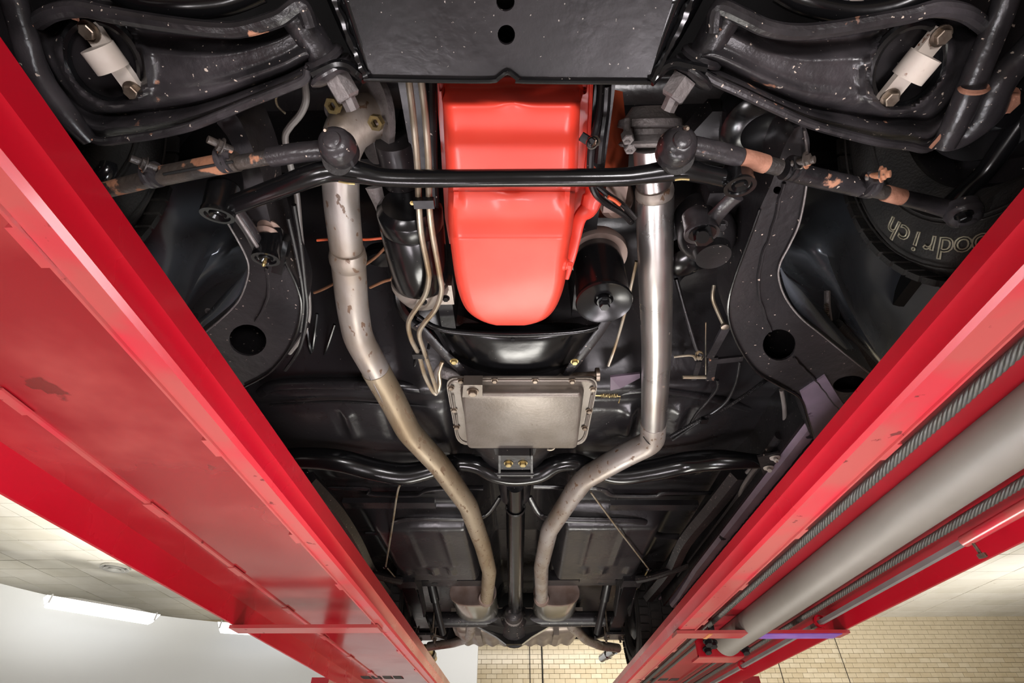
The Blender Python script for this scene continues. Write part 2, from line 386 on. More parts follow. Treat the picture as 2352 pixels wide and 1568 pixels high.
# round air diffuser in the ceiling
q = P(268, 1297, CEIL)
t = thing('ceiling_vent', q, 'round grey louvred air vent in the cream panelled ceiling at left', 'vent')
VENT = mat('vent_grey', (.5, .49, .46), .5)
finish('square_plate', MB().box(q - V((0, 0, .012)), (.62, .5, .012)), CEILT[1], t, smooth=False)
for k, r in enumerate((.2, .14, .08)):
    finish('louvre_ring', MB().lathe(q - V((0, 0, .018)), V((0, 0, -1)), [(r-.03, .0), (r, .045+.01*k), (r+.012, .045+.01*k), (r-.01, 0)], 28), VENT, t)
finish('hub', MB().lathe(q - V((0, 0, .015)), V((0, 0, -1)), [(.04, 0), (.035, .05), (.01, .06)], 16), VENT, t)

# ------------------------------------------------------------------ the lift: two channel runways with cylinder, ropes and rods
Y0, Y1 = -1.6, 4.75
lift = thing('car_lift', V((.05, 1.6, 0)), 'red four post car lift with two long runways holding up the black car', 'lift')
def runway(sx, xin, xout, xj, hb, ht, flange, hd):
    """channel section extruded along Y; sx -1 left, +1 right"""
    r = bpy.data.objects.new('runway', None); COL.objects.link(r); r.parent = lift
    c = V((sx*(xin+xout)/2, (Y0+Y1)/2, CZ+hb)); r.location = c - WL[lift.name]; WL[r.name] = c
    r['label'] = ('left red runway with a bare dusty underside' if sx < 0 else 'right red runway carrying the cylinder and wire ropes')
    def ext(name, sec, m, y0=Y0, y1=Y1, n=1, **k):
        rg = [[H(sx*x, y0+(y1-y0)*i/n, h) for x, h in sec] for i in range(n+1)]
        return finish(name, MB().ringloft(rg), m, r, angle=25, **k)
    th = .006
    ext('inner_side_rail', [(xin, ht), (xin, hb+.035), (xin+.004, hb+.028), (xin+.007, hb+.006), (xin+.013, hb), (xin+.016, hb+th), (xin+th+.006, hb+.03), (xin+th, ht)], LRED)
    ext('bottom_flange', [(xin+.013, hb), (xin+flange, hb+.001), (xin+flange, hb+th+.001), (xin+.013, hb+th)], LREDF)
    ext('lip', [(xin+flange-.004, hb-.003), (xin+flange, hb-.003), (xin+flange, hb+.011), (xin+flange-.004, hb+.011)], LREDF)
    ext('deck', [(xin+th, hd), (xj, hd), (xj, ht), (xin+th, ht)], LREDU if sx < 0 else LREDS)
    ext('outer_side_rail', [(xj, hd), (xout, hb), (xout+.008, hb), (xout+.012, hb+.012), (xout+.012, ht), (xj, ht)], LRED if sx > 0 else LRED)
    # welded seam strip beside the flange, broken into runs, and small weld tabs
    y = -.3
    while y < Y1-.4:
        L = random.uniform(.22, .34)
        finish('weld_seam', MB().box(H(sx*(xin+flange+.012), y+L/2, hd-.002), (.01, L, .004)), LREDU, r, smooth=False)
        finish('weld_tab', MB().box(H(sx*(xin+flange+.004), y+L+.02, hb+.004), (.016, .05, .008)), LREDF, r, smooth=False)
        y += L + .1
    return r
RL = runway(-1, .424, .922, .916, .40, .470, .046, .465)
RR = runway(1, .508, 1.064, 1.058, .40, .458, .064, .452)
# seam ridge along the left deck
mb = MB(); xs = -1.70*.452/1.0*1.0
xs = -1.70*.7595*.452 / .7595
mb.box(H(-.795, (Y0+Y1)/2, .4635), (.012, Y1-Y0, .004)); finish('deck_seam', mb, LREDF, RL, smooth=False)
for k in range(9):
    y = .25 + .42*k
    finish('weld_tab', MB().box(H(-.795, y, .461), (.02, .07, .004)), LREDF, RL, smooth=False)
# flat cross straps under both runways
a = P(547, 1446, .392); b = P(876, 1446, .392)
finish('cross_strap', MB().box(H((-.93-.465)/2, a.y, .394), (.475, .075, .010)), LREDF, RL, smooth=False)
a2 = P(1590, 1458, .392)
cs = finish('cross_strap', MB().box(H((.51+1.076)/2, a2.y, .394), (.566, .075, .010)), LREDF, RR, smooth=False)  # a flat purple patch lies over part of this strap
finish('purple_patch', MB().box(H(.915, a2.y, .3878), (.27, .07, .0022)), PURPLE, RR, 'purple patch covering half of the strap', smooth=False)
finish('orange_tape', MB().box(H(.62, a2.y, .3878), (.012, .07, .0022)), ORGT, RR, smooth=False)
# hydraulic cylinder
CX, CH = .772, .424
cy1 = P(1790, 1478, .42).y
cyl = finish('hydraulic_cylinder', MB().lathe(H(CX, -1.3, CH), V((0, 1, 0)), [(.03, 0), (.045, 0), (.0455, .01), (.0455, cy1+1.3-.06), (.048, cy1+1.3-.05), (.048, cy1+1.3-.02), (.03, cy1+1.3)], 40), CYLG, RR, 'long grey cylinder')
finish('cylinder_line', MB().tube([H(CX+.044, -1.0, CH+.014), H(CX+.044, 1.2, CH+.014), H(CX+.044, cy1-.1, CH+.014)], .0035, 8, 2), CYLG, RR)
# cylinder end bracket, pulley and its bolts
by = cy1 + .02
br = finish('cylinder_bracket', MB().box(H(CX-.02, by, CH-.005), (.17, .02, .075)), LRED, RR, smooth=False)
finish('bracket_shelf', MB().box(H(CX-.02, by+.05, CH-.042), (.17, .11, .008)), LREDF, RR, smooth=False)
for x, y in ((CX-.11, by-.17), (CX-.085, by-.14), (CX-.075, by-.03), (CX+.07, by-.02)):
    finish('bracket_bolt', MB().hexb(H(x, y, CH-.02), V((0, -.4, -1)), .013, .02), BLK, RR)
pul = finish('pulley', MB().lathe(H(.66, by-.22, .435), V((1, 0, 0)), [(.006, -.011), (.026, -.011), (.02, -.004), (.02, .004), (.026, .011), (.006, .011)], 28), BLK, RR)
# wire ropes: six strands laid in a helix
def rope(x, h, y0, y1, R=.0055, r=.0034, pitch=.075, strands=6):
    mb = MB(); n = int((y1-y0)/.0085)
    for s_ in range(strands):
        pts = []
        for i in range(n+1):
            y = y0 + (y1-y0)*i/n; a_ = 2*math.pi*(y/pitch + s_/strands)
            pts.append(H(x + R*math.cos(a_), y, h + R*math.sin(a_)))
        mb.tube(pts, r, 5, 1)
    return finish('wire_rope', mb, CABLE, RR, angle=80)
rope(.655, .437, .05, 4.0); rope(.928, .431, .35, 4.0)
for x, h in ((.60, .437), (.70, .44), (.86, .43)):
    finish('wire_rope', MB().tube([H(x, by+.1, h), H(x, 3.0, h), H(x, Y1-.1, h)], .006, 8, 1), CABLE, RR)
# locking rod with guide eyes and the sleeve with a thumb screw
e1 = P(2228, 1235, .42)
rod = finish('lock_rod', MB().box(H(e1.x+.002, (e1.y+4.3)/2, .42), (.014, 4.3-e1.y, .012)), RODG, RR, smooth=False)
finish('rod_sleeve', MB().tube([H(e1.x, e1.y+.02, .42), H(e1.x+.002, -.2, .425), H(e1.x+.004, -1.4, .425)], .0125, 14, 2), LREDF, RR)
finish('thumb_screw', MB().cyl(H(e1.x, e1.y-.0, .41), H(e1.x+.004, e1.y+.0, .382), .0035, seg=8).cyl(H(e1.x+.004, e1.y, .386), H(e1.x+.005, e1.y, .378), .009, seg=8), BOLT, RR)
for px, py in ((1888, 1430), (1699, 1530)):
    g = P(px, py, .42)
    finish('guide_eye', MB().lathe(H(e1.x+.002, g.y, .425), V((0, 1, 0)), [(.012, -.006), (.019, -.006), (.019, .006), (.012, .006), (.012, -.006)], 16, close_ends=False), LRED, RR)
# loose rags of tape
finish('paint_flake', MB().bar(P(1857, 1130, .425), P(1862, 1140, .418), .003, .001), ORGT, RR, smooth=False)
# posts and cross beam
for x in (-1.62, 1.80):
    finish('post', MB().box(V((x, 5.0, .68+.385)), (.14, .2, 2.13)), LRED, lift, smooth=False)
finish('cross_beam', MB().box(V((.09, 5.05, 1.45+.30)), (3.3, .14, .10)), LRED, lift, smooth=False) if False else None
# ------------------------------------------------------------------ the car seen from below
XC = -.02
car = thing('car', V((XC, 1.8, CZ+.46)), 'old black car on the red lift, seen from underneath with a red oil pan', 'car')
def part(name, mb, m, parent=car, label=None, **k): return finish(name, mb, m, parent, label, **k)
def T(pts): return [P(*p) for p in pts]
def ss(a, b, x):
    t = max(0, min(1, (x-a)/(b-a))); return t*t*(3-2*t)
def bolt(px, py, h, rp, parent, m=BOLT, axis=(0, 0, -1), name='bolt', hh=None):
    p = P(px, py, h); r = rp*mpp(p)
    return part(name, MB().hexb(p, V(axis), r, hh or r*1.1), m, parent)
# ---- body: floor pan height field
def floor_h(x, y):
    u = abs(x - XC)
    h = .80
    h += .22*ss(1.24, .72, y) + .30*ss(.8, .55, y)                      # toe board
    # transverse step near the toe board
    h -= .012*math.exp(-((y-1.14)/.025)**2)
    h += .008*math.exp(-((y-1.20)/.02)**2)
    tun = ss(.20, .10, u); h += (.13*ss(1.0, 1.4, y))*tun + .03*tun
    # two rear foot bowls
    b = ss(1.62, 1.72, y)*ss(2.22, 2.12, y); ux = ss(.15, .21, u)*ss(.62, .52, u)
    b2 = ss(1.90, 1.99, y)*ss(2.72, 2.60, y)*ss(.12, .20, u)*ss(.62, .52, u)
    h -= .085*b2
    f1 = ss(1.50, 1.54, y)*ss(1.70, 1.66, y)*ss(.14, .2, u)*ss(.66, .6, u); h -= .022*f1
    h += .035*ss(1.34, 1.62, y)*ss(2.7, 2.6, y)
    # rear kick-up over the axle and boot floor
    h += .13*ss(2.60, 2.76, y)
    # pressed beads
    for bx in (.33, .47):
        for by, L in ((1.30, .06),):
            r = math.hypot((u-bx-.06*(y-by))/.016, max(0, abs(y-by)-L)/.016); h -= .013*math.exp(-r*r) if bx == .33 else .010*math.exp(-r*r)
            r2 = math.hypot((u-bx-.03-.06*(y-by))/.012, max(0, abs(y-by)-L)/.014); h += .008*math.exp(-r2*r2)
    for bx in (.28, .42):
        r = math.hypot((u-bx)/.010, max(0, abs(y-2.2)-.18)/.02); h -= .007*math.exp(-r*r)
    for bx in (.30, .38, .50):
        r = math.hypot((u-bx)/.014, max(0, abs(y-2.47)-.035)/.014); h -= .010*math.exp(-r*r)*ss(2.4, 2.42, y)
    return h
rows = []; ny, nx = 330, 150
for j in range(ny+1):
    y = .55 + (4.1-.55)*j/ny
    rows.append([H(XC + (-.84+1.68*i/nx), y, floor_h(XC + (-.84+1.68*i/nx), y)) for i in range(nx+1)])
fp = solid(part('floor_pan', MB().grid(rows), FLOORP, label='black pressed steel floor with beads and foot wells', angle=60), .003)
# engine bay top and body sides closing the car: a near-black box added to shut out the ceiling
part('body_shell', MB().box(H(XC, 1.9, 1.36), (1.86, 5.2, .04)).box(H(XC-.92, 1.9, 1.12), (.03, 5.2, .5)).box(H(XC+.92, 1.9, 1.12), (.03, 5.2, .5)).box(H(XC, -.72, 1.15), (1.86, .04, .5)).box(H(XC, 4.45, 1.13), (1.8, .04, .44)), DARK, smooth=False)
part('firewall', MB().box(H(XC, .62, 1.25), (1.5, .03, .4)), BLK, smooth=False)
# rear bumper valance behind the tank
part('rear_valance', MB().box(H(XC, 4.2, .87), (1.5, .03, .12)), BLK, smooth=False)
# rockers
for s_ in (-1, 1):
    x0 = .712
    sec = [(x0, .70), (x0, .675), (x0+.008, .662), (x0+.05, .660), (x0+.054, .652), (x0+.062, .652), (x0+.066, .660), (x0+.15, .664), (x0+.18, .70)]
    part('rocker_panel', MB().ringloft([[H(XC+s_*(x + (.0 if y < 2.5 else .02)), y, h) for x, h in sec] for y in (1.0, 1.6, 2.2, 2.6, 2.75)]), PURPL if s_ > 0 else BLK, label='violet grey sill with a dark seam line' if s_ > 0 else None, angle=25)
    part('sill_inner_wall', MB().box(H(XC+s_*(x0-.004), 1.9, .75), (.008, 1.75, .15)), BLK, smooth=False)
pr = [o for o in COL.objects if o.name.startswith('rocker_panel')][-1]
# crinkled sealer seam along the right rocker + drain slots
pts = []; y = 1.02
while y < 2.7:
    pts.append(H(XC+.712+.036+random.uniform(-.0016, .0016), y, .6595)); y += .012
part('seam_sealer', MB().tube(pts, .0022, 5, 1), DARK, pr)
for y in (1.25, 1.62, 2.0, 2.35):
    part('drain_slot', MB().box(H(XC+.80, y, .6612), (.012, .026, .002)), DARK, pr, smooth=False)
# cross ribs under the floor
def rib(pts, r, m=FLOORP, name='floor_rib', flat=.5, seg=12): return part(name, MB().tube(T(pts), r, seg, 5, flat=flat), m)
rib([(700, 1122, .80), (840, 1122, .80), (850, 1133, .79), (950, 1136, .785), (980, 1125, .785), (1040, 1120, .79), (1110, 1120, .79)], .012)
rib([(1225, 1118, .79), (1300, 1120, .79), (1380, 1124, .785), (1410, 1138, .785), (1500, 1140, .785), (1530, 1132, .79), (1640, 1132, .80)], .012)
rib([(840, 1225, .80), (880, 1222, .80), (905, 1200, .775), (950, 1192, .77), (1080, 1192, .77), (1120, 1180, .79), (1150, 1140, .82)], .013)
rib([(1215, 1140, .82), (1240, 1180, .79), (1280, 1192, .77), (1460, 1197, .77), (1490, 1205, .775), (1510, 1228, .80), (1560, 1232, .80)], .013)
for x0, x1, y_, hh in ((790, 1000, 1155, .815), (1400, 1600, 1160, .815)):
    part('floor_crossmember', MB().bar(P(x0, y_, hh-.02), P(x1, y_, hh-.02), .05, .02), FLOORP, smooth=False)
# heel panel patches on the bowls
for x0, x1, x2, x3, y0, y1 in ((975, 1042, 1050, 985, 1302, 1335), (1340, 1418, 1412, 1330, 1305, 1338)):
    hh = .757
    part('stamped_patch', MB().poly(T([(x0, y0, hh), (x1, y0, hh), (x2, y1, hh), (x3, y1, hh)]), V((0, 0, .01))), FLOORP, smooth=False)
# rails outboard of the bowls (body reinforcement, seen as slanted troughs)
for pts in ([(1700, 1085, .73), (1640, 1160, .73), (1575, 1240, .73), (1540, 1310, .73), (1490, 1370, .74)], [(705, 1100, .73), (770, 1170, .73), (815, 1240, .73), (850, 1310, .74), (885, 1360, .74)]):
    q = T(pts); part('floor_longeron', MB().tube(q, .03, 6, 4, flat=.9), CHAS)
for pts in ([(1718, 1095, .735), (1660, 1190, .735), (1590, 1290, .735), (1515, 1375, .735)],):
    part('floor_longeron_edge', MB().tube(T(pts), .006, 8, 4), PURP)
# ---- front crossmember
xm = part('front_crossmember', MB().holed(
    T([(745, -260, .625), (800, 0, .625), (832, 100, .625), (852, 181, .625), (1000, 183, .625), (1125, 184, .625), (1142, 178, .625), (1152, 168, .625), (1166, 164, .625), (1180, 168, .625), (1192, 179, .625), (1210, 185, .625), (1350, 187, .625), (1490, 187, .625), (1515, 100, .625), (1545, 0, .625), (1600, -260, .625)]),
    [T([(1163 + 20*math.cos(a*math.pi/12), 80 + 23*math.sin(a*math.pi/12), .625) for a in range(24)]), T([(1161 + 21*math.cos(a*math.pi/12), 4 + 22*math.sin(a*math.pi/12), .625) for a in range(24)])], .005, .07), BLK, label='wide black front crossmember plate with two holes', smooth=False)
for pts in ([(742, -20, .66), (790, 90, .66), (836, 178, .64)], [(1625, -20, .66), (1565, 90, .66), (1500, 186, .64)]):
    inner = [(800, 0, .625), (825, 90, .625), (852, 181, .625)] if pts[0][0] < 1000 else [(1545, 0, .625), (1517, 90, .625), (1490, 187, .625)]
    a = cr(pts, 6); b = cr(inner, 6)
    o = part('side_web', MB().grid([[P(*q) for q in (u, tuple((2*u[k]+w_[k])/3 for k in range(3)), tuple((u[k]+2*w_[k])/3 for k in range(3)), w_)] for u, w_ in zip(a, b)]), BLKG, xm)
    solid(o, .004)
    part('weld_bead', MB().tube([P(q[0]+random.uniform(-2, 2), q[1], q[2]-.012) for q in cr([tuple((u_[k]*.6+v_[k]*.4) for k in range(3)) for u_, v_ in zip(pts, inner)], 9)], [.003+.003*random.random() for _ in range(19)], 6, 1), BLKG, xm)
part('edge_lip', MB().tube(T([(836, 182, .622), (1000, 185, .622), (1125, 186, .622), (1145, 179, .622), (1166, 166, .622), (1190, 181, .622), (1210, 187, .622), (1495, 189, .622)]), .0028, 8, 3), BLKG, xm)
for pts in ([(720, 172, .63), (745, 160, .63), (775, 148, .63), (800, 152, .63), (820, 168, .63), (838, 182, .625)], [(1494, 189, .625), (1512, 170, .63), (1530, 152, .63), (1552, 146, .63), (1580, 152, .63), (1620, 160, .63)]):
    part('corner_flange', MB().tube(T(pts), .006, 8, 4), BLKG, xm)
# ---- oil pan
op_rows = [
 # (y, left x, right x, h bottom, h upper rim, edge softness)
 (178, 1013, 1345, .728), (208, 1014, 1341, .716), (229, 1016, 1335, .676), (240, 1017, 1332, .662), (262, 1019, 1331, .658), (330, 1022, 1328, .656), (400, 1026, 1325, .654),
 (436, 1030, 1321, .652), (446, 1031, 1320, .648), (500, 1030, 1317, .644), (536, 1032, 1313, .634), (547, 1033, 1310, .630), (560, 1035, 1308, .630), (600, 1040, 1303, .632), (650, 1048, 1297, .634), (690, 1060, 1284, .636), (715, 1075, 1270, .638), (732, 1097, 1252, .640), (742, 1120, 1228, .644), (747, 1140, 1205, .650)]
rows = []
for y, xl, xr, h in cr(op_rows, 3):
    row = []
    n = 26; rimh = .73
    zc = min(1, (747-y)/60.0+.08)
    for i in range(n+1):
        t = i/n; s_ = abs(2*t-1); edge = max(0, (s_-.86)/.14)
        x = xl + (xr-xl)*t
        hh = h + .018*(1 - math.sqrt(max(0, 1-edge**2)))
        # centre boss bulges on the two front-facing steps and on the main slope
        c = math.exp(-((x-1174)/30)**2)
        hh -= .012*c*math.exp(-((y-225)/16)**2) + .005*c*math.exp(-((y-455)/16)**2)
        for cx in (1052, 1297): hh += .006*math.exp(-((x-cx)/8)**2)*ss(420, 430, y)*ss(478, 462, y)
        row.append(P(x, y, hh))
    a = row[0]; b = row[-1]
    row = [V((a.x-.002, a.y, CZ+rimh)), V((a.x-.002, a.y, a.z+.012))] + row + [V((b.x+.002, b.y, b.z+.012)), V((b.x+.002, b.y, CZ+rimh))]
    rows.append(row)
last = rows[-1]; rows.append([V((p.x*.98-.0, p.y+.012, CZ+.70)) for p in last])
pan = part('oil_pan', MB().grid(rows), RED, label='bright red stepped oil pan', angle=60)
fl = [(1004, 178), (1006, 260), (1012, 330), (1016, 400), (1022, 500), (1032, 560), (1330, 560), (1335, 500), (1350, 480), (1364, 455), (1362, 432), (1345, 425), (1350, 380), (1355, 300), (1360, 178)]
part('pan_flange', MB().holed(T([(x, y, .735) for x, y in fl]), [T([(1341+7*math.cos(a), 208+9*math.sin(a), .735) for a in [k*math.pi/6 for k in range(12)]])], .006), RED, pan, smooth=False)
part('dark_flange_hole', MB().cyl(P(1341, 208, .745), P(1341, 208, .75), .012), DARK, pan)
part('flange_lobe', MB().tube(T([(1352, 425, .72), (1362, 445, .715), (1352, 478, .71), (1332, 500, .70), (1322, 545, .69), (1312, 590, .68), (1300, 640, .67)]), [.006, .016, .015, .011, .009, .008, .005], 10, 5, flat=.6), RED, pan)
part('pan_rail_edge', MB().tube(T([(1358, 190, .733), (1352, 330, .733), (1346, 395, .733)]), .003, 8, 3), RED, pan)
dp = P(1296, 606, .645)
part('drain_plug', MB().lathe(dp, V((.9, .1, -.25)), [(.011, -.006), (.011, .003), (.0085, .005)], 18).hexb(dp + V((.9, .1, -.25)).normalized()*.004, V((.9, .1, -.25)), .0065, .009), RED, pan)
# engine block side and bits
part('engine_block', MB().grid([T([(1350, 200, .80), (1385, 200, .86), (1430, 210, .9)]), T([(1352, 300, .80), (1392, 290, .82), (1440, 300, .9)]), T([(1355, 370, .78), (1400, 330, .80), (1445, 350, .86)]), T([(1352, 420, .76), (1400, 420, .78), (1440, 430, .84)]), T([(1352, 500, .8), (1400, 500, .85), (1440, 500, .9)])]), ORANGE, label='rust orange engine block side', angle=60)
part('block_side', MB().box(H(XC-.13, .52, .86), (.03, .62, .22)).box(H(XC+.15, .52, .88), (.03, .62, .2)), BLK, smooth=False)
part('fuel_pump', MB().lathe(P(1408, 455, .78), V((.5, -.3, -.8)), [(.03, 0), (.034, .006), (.03, .02), (.016, .028)], 24).box(P(1412, 455, .74), (.035, .05, .01)), MUFC)
hb = P(1352, 323, .685)
clamp = part('hose_clamp_bracket', MB().bar(P(1334, 312, .685), P(1362, 330, .68), .012, .004), BLKG)
part('clamp_loop', MB().lathe(P(1360, 328, .675), V((.3, -.2, -1)), [(.007, -.001), (.009, -.001), (.009, .001), (.007, .001), (.007, -.001)], 18, close_ends=False), CHR, clamp)
part('bolt', MB().hexb(P(1366, 325, .69), V((.6, -.2, -.6)), .006, .006), BOLT, clamp)
def hose(pts, r, m=BLK, name='hose', seg=10, parent=car, label=None): return part(name, MB().tube(T(pts), r, seg, 6), m, parent, label)
hose([(1380, 190, .75), (1376, 250, .74), (1368, 300, .72), (1358, 340, .70), (1356, 400, .70), (1365, 440, .70), (1390, 465, .71), (1430, 490, .74), (1450, 510, .76)], .0055)
hose([(1370, 425, .71), (1398, 448, .71), (1430, 470, .72), (1458, 500, .74)], .0045)
hose([(1392, 195, .76), (1388, 260, .76), (1380, 320, .74), (1375, 370, .74)], .008)
hose([(1397, 452, .70), (1412, 460, .70), (1424, 470, .70)], .003, COPPER)
# ---- oil filter, adaptor ring
fb = P(1388, 697, .645)
ofl = part('oil_filter', MB().lathe(fb, V((-.0, 0, 1)), [(.0, .016), (.012, .016), (.017, .009), (.030, .005), (.043, .0025), (.0485, .0), (.050, .004), (.0485, .009), (.047, .014), (.047, .10), (.045, .125), (.03, .135)], 44), BLKG, label='glossy black canister oil filter')
part('filter_bolt', MB().hexb(fb + V((0, 0, .008)), V((0, 0, -1)), .0095, .018), BLKG, ofl)
part('filter_adaptor', MB().lathe(fb + V((.002, 0, .125)), V((0, 0, 1)), [(.03, 0), (.056, .0), (.058, .012), (.05, .03)], 36), MUFC, label='brown filter adaptor ring')
# ---- steering linkage
def ball(px, py, h, r, ht, m, name, parent=car, axis=(0, -.25, -1), top=True, label=None):
    p = P(px, py, h); a = V(axis).normalized()
    prof = [(r*.6, -ht*.5), (r*.95, -ht*.42), (r*1.0, -ht*.1), (r*1.03, -ht*.05), (r*1.03, 0), (r*.98, ht*.05), (r*.95, ht*.2), (r*.84, ht*.34), (r*.6, ht*.43), (r*.5, ht*.44), (r*.44, ht*.5), (r*.3, ht*.53), (r*.1, ht*.54)]
    return part(name, MB().lathe(p, a, prof, 30), m, parent, label), p
cl = part('center_link', MB().tube(T([(515, 478, .605), (560, 462, .605), (640, 432, .605), (720, 402, .605), (760, 393, .607), (800, 392, .607), (835, 398, .605), (880, 407, .603), (960, 410, .602), (1170, 409, .602), (1400, 407, .602), (1470, 402, .604), (1530, 393, .607), (1570, 389, .607), (1620, 400, .608), (1690, 415, .608)]), [0.0132, 0.0132, 0.0137, 0.0147, 0.0139, 0.0149, 0.0139, 0.0119, 0.0116, 0.0116, 0.0116, 0.0119, 0.0139, 0.0144, 0.0125, 0.0119], 20, 5), BLKG, label='long black steering centre link')
for x, y in ((1081, 417), (1180, 418), (1310, 418)):
    part('paint_chip', MB().lathe(P(x, y, .5935), V((0, -.2, -1)), [(.002, -.0006), (.0026, 0), (.001, .0008)], 8, sx=2 if x == 1180 else 1.2), CAST, cl)
def boss(px, py, h, r, L, parent, axis=(-.12, .2, -1), m=BLKG, name='boss'):
    p = P(px, py, h); a = V(axis).normalized()
    o = part(name, MB().lathe(p - a*L, a, [(r*.85, 0), (r, .004), (r, L*.8), (r*1.06, L*.86), (r*1.06, L), (r*.8, L), (r*.72, L-.003), (r*.55, L-.003), (r*.5, L), (r*.3, L-.004)], 32), m, parent)
    return o, p, a
boss(499, 496, .588, .0205, .05, cl, (-.05, .45, -1))
boss(779, 402, .60, .013, .03, cl)
boss(1700, 430, .590, .019, .034, cl, (0, .3, -1))
part('cotter_pin', MB().tube(T([(778, 417, .585), (800, 421, .584), (815, 422, .584)]), .0014, 6, 2), ZINC, cl)
part('cotter_pin', MB().tube(T([(1550, 413, .588), (1565, 411, .588), (1583, 412, .588)]), .0014, 6, 2), ZINC, cl)
# idler / damper arm on the left
ida = part('idler_arm', MB().tube(T([(540, 480, .62), (575, 530, .625), (603, 585, .63)]), .010, 12, 4), ARM)
part('idler_edge', MB().tube(T([(541, 488, .612), (572, 536, .612), (597, 575, .615)]), .003, 8, 3), CAST, ida)
boss(610, 596, .61, .0195, .055, ida, (0, .35, -1))
part('grease_fitting', MB().lathe(P(609, 598, .607), V((0, .1, -1)), [(.0022, -.004), (.0022, .002), (.0034, .003), (.0022, .007), (.003, .009), (.001, .012)], 12), ZINC, ida)
part('boot', MB().lathe(P(617, 515, .66), V((0, .3, -1)), [(.014, 0), (.018, .005), (.013, .01), (.017, .015), (.012, .02)], 24), MUFC, ida)
part('idler_bracket', MB().bar(P(655, 545, .66), P(640, 620, .64), .016, .03), BLKG, ida, smooth=False)
# pitman arm right
pit = part('pitman_arm', MB().tube(T([(1690, 450, .63), (1668, 470, .635), (1640, 500, .64), (1618, 528, .64)]), [.013, .012, .014, .02], 16, 5, flat=.5), ARM)
boss(1612, 538, .628, .024, .04, pit, (0, .3, -1), ARM)
part('pitman_nut', MB().hexb(P(1613, 532, .628), V((0, .3, -1)), .0145, .018), BLKG, pit)
part('pitman_stud', MB().cyl(P(1613, 538, .615), P(1614, 545, .598), .009), BLKG, pit)
sgb = part('steering_box', MB().lathe(P(1625, 545, .70), V((0, .1, -1)), [(.03, -.08), (.045, -.06), (.048, 0), (.04, .02), (.03, .03), (.028, .045)], 28).box(P(1660, 470, .76), (.09, .10, .08)), BLK)
for x, y in ((1585, 500), (1655, 515)):
    part('bolt', MB().hexb(P(x, y, .68), V((0, 0, -1)), .008, .01), BLK, sgb)
# tie rods
def tie(name, pts, rr, parent, m): return part(name, MB().tube(T(pts), rr, 18, 5), m, parent)
tl = part('tie_rod', MB().tube(T([(750, 345, .612), (690, 350, .612), (620, 361, .612)]), [.0125, .0125, .0122], 18, 4), ARM, label='left tie rod with an orange rusted sleeve')
ball(776, 338, .600, .0225, .046, ARM, 'ball_joint', tl, (0, -1.0, -.75))
part('dust_boot', MB().lathe(P(778, 365, .605), V((0, .25, 1)), [(.018, -.01), (.02, -.004), (.017, .004), (.012, .014)], 24), RUB, tl)
part('grease_fitting', MB().lathe(P(750, 300, .60), V((0, -.6, -1)), [(.003, -.004), (.003, .003), (.0018, .006)], 10), BOLT, tl)
part('threaded_section', MB().tube(T([(625, 360, .612), (580, 368, .613), (545, 374, .614)]), .0092, 14, 2), RUSTY, tl)
part('adjuster_sleeve', MB().tube(T([(545, 370, .614), (450, 388, .616), (352, 408, .618)]), .0128, 18, 2), RUSTY, tl)
part('sleeve_slot', MB().bar(P(535, 371, .6005), P(375, 400, .604), .003, .002), DARK, tl, smooth=False)
part('outer_rod', MB().tube(T([(352, 408, .618), (300, 422, .62), (240, 437, .622), (150, 460, .625)]), [.011, .0112, .0105, .012], 16, 3), RUSTY, tl)
for x, y, bx, by in ((520, 366, 515, 338), (352, 402, 340, 380)):
    c = P(x, y, .615); d = (P(450, 388, .616) - P(352, 408, .618)).normalized()
    part('sleeve_clamp', MB().lathe(c - d*.007, d, [(.0125, 0), (.0165, 0), (.0165, .005), (.014, .007), (.0165, .009), (.0165, .014), (.0125, .014)], 24), ARM, tl)
    q = P(bx, by, .605)
    part('clamp_ears', MB().bar(c, q, .012, .012), ARM, tl)
    part('clamp_bolt', MB().cyl(q + V((-.012, -.014, -.006)), q + V((.006, .006, .004)), .0048, seg=12).hexb(q + V((-.001, -.002, -.002)), V((-.6, -.7, -.3)), .008, .006), RUSTY, tl)
trd = part('tie_rod', MB().tube(T([(1590, 335, .612), (1640, 346, .612), (1700, 362, .612)]), [.0125, .0125, .0118], 18, 4), ARM, label='right tie rod with a bare rust band')
ball(1555, 338, .600, .0235, .046, ARM, 'ball_joint', trd, (0, -1.0, -.75))
part('dust_boot', MB().lathe(P(1555, 362, .605), V((0, .25, 1)), [(.018, -.012), (.0215, -.004), (.018, .004), (.012, .014)], 24), RUB, trd)
part('grease_fitting', MB().lathe(P(1574, 295, .60), V((.1, -.5, -1)), [(.003, -.006), (.003, .003), (.0038, .004), (.002, .008)], 10), BOLT, trd)
part('rust_band', MB().tube(T([(1702, 362, .612), (1735, 370, .612), (1758, 377, .613)]), .0118, 18, 2), RUST, trd, 'orange bare rust band')
part('threaded_section', MB().tube(T([(1756, 376, .613), (1790, 385, .614)]), .0105, 14, 1), RUSTY, trd)
part('adjuster_sleeve', MB().tube(T([(1800, 390, .614), (1900, 414, .616), (1995, 434, .618)]), .0128, 18, 2), ARM, trd)
part('threaded_section', MB().tube(T([(1995, 434, .618), (2020, 440, .619), (2035, 443, .62)]), .0095, 14, 1), RUSTY, trd)
part('rust_band', MB().tube(T([(2033, 443, .62), (2055, 449, .62), (2072, 453, .62)]), .011, 16, 1), RUST, trd, 'orange bare rust band')
part('outer_rod', MB().tube(T([(2070, 453, .62), (2120, 465, .622), (2170, 478, .622), (2205, 486, .622)]), [.0105, .0112, .0125, .018], 16, 4), ARM, trd)
ball(2213, 490, .606, .022, .034, ARM, 'outer_ball_joint', trd, (0, .35, -1))
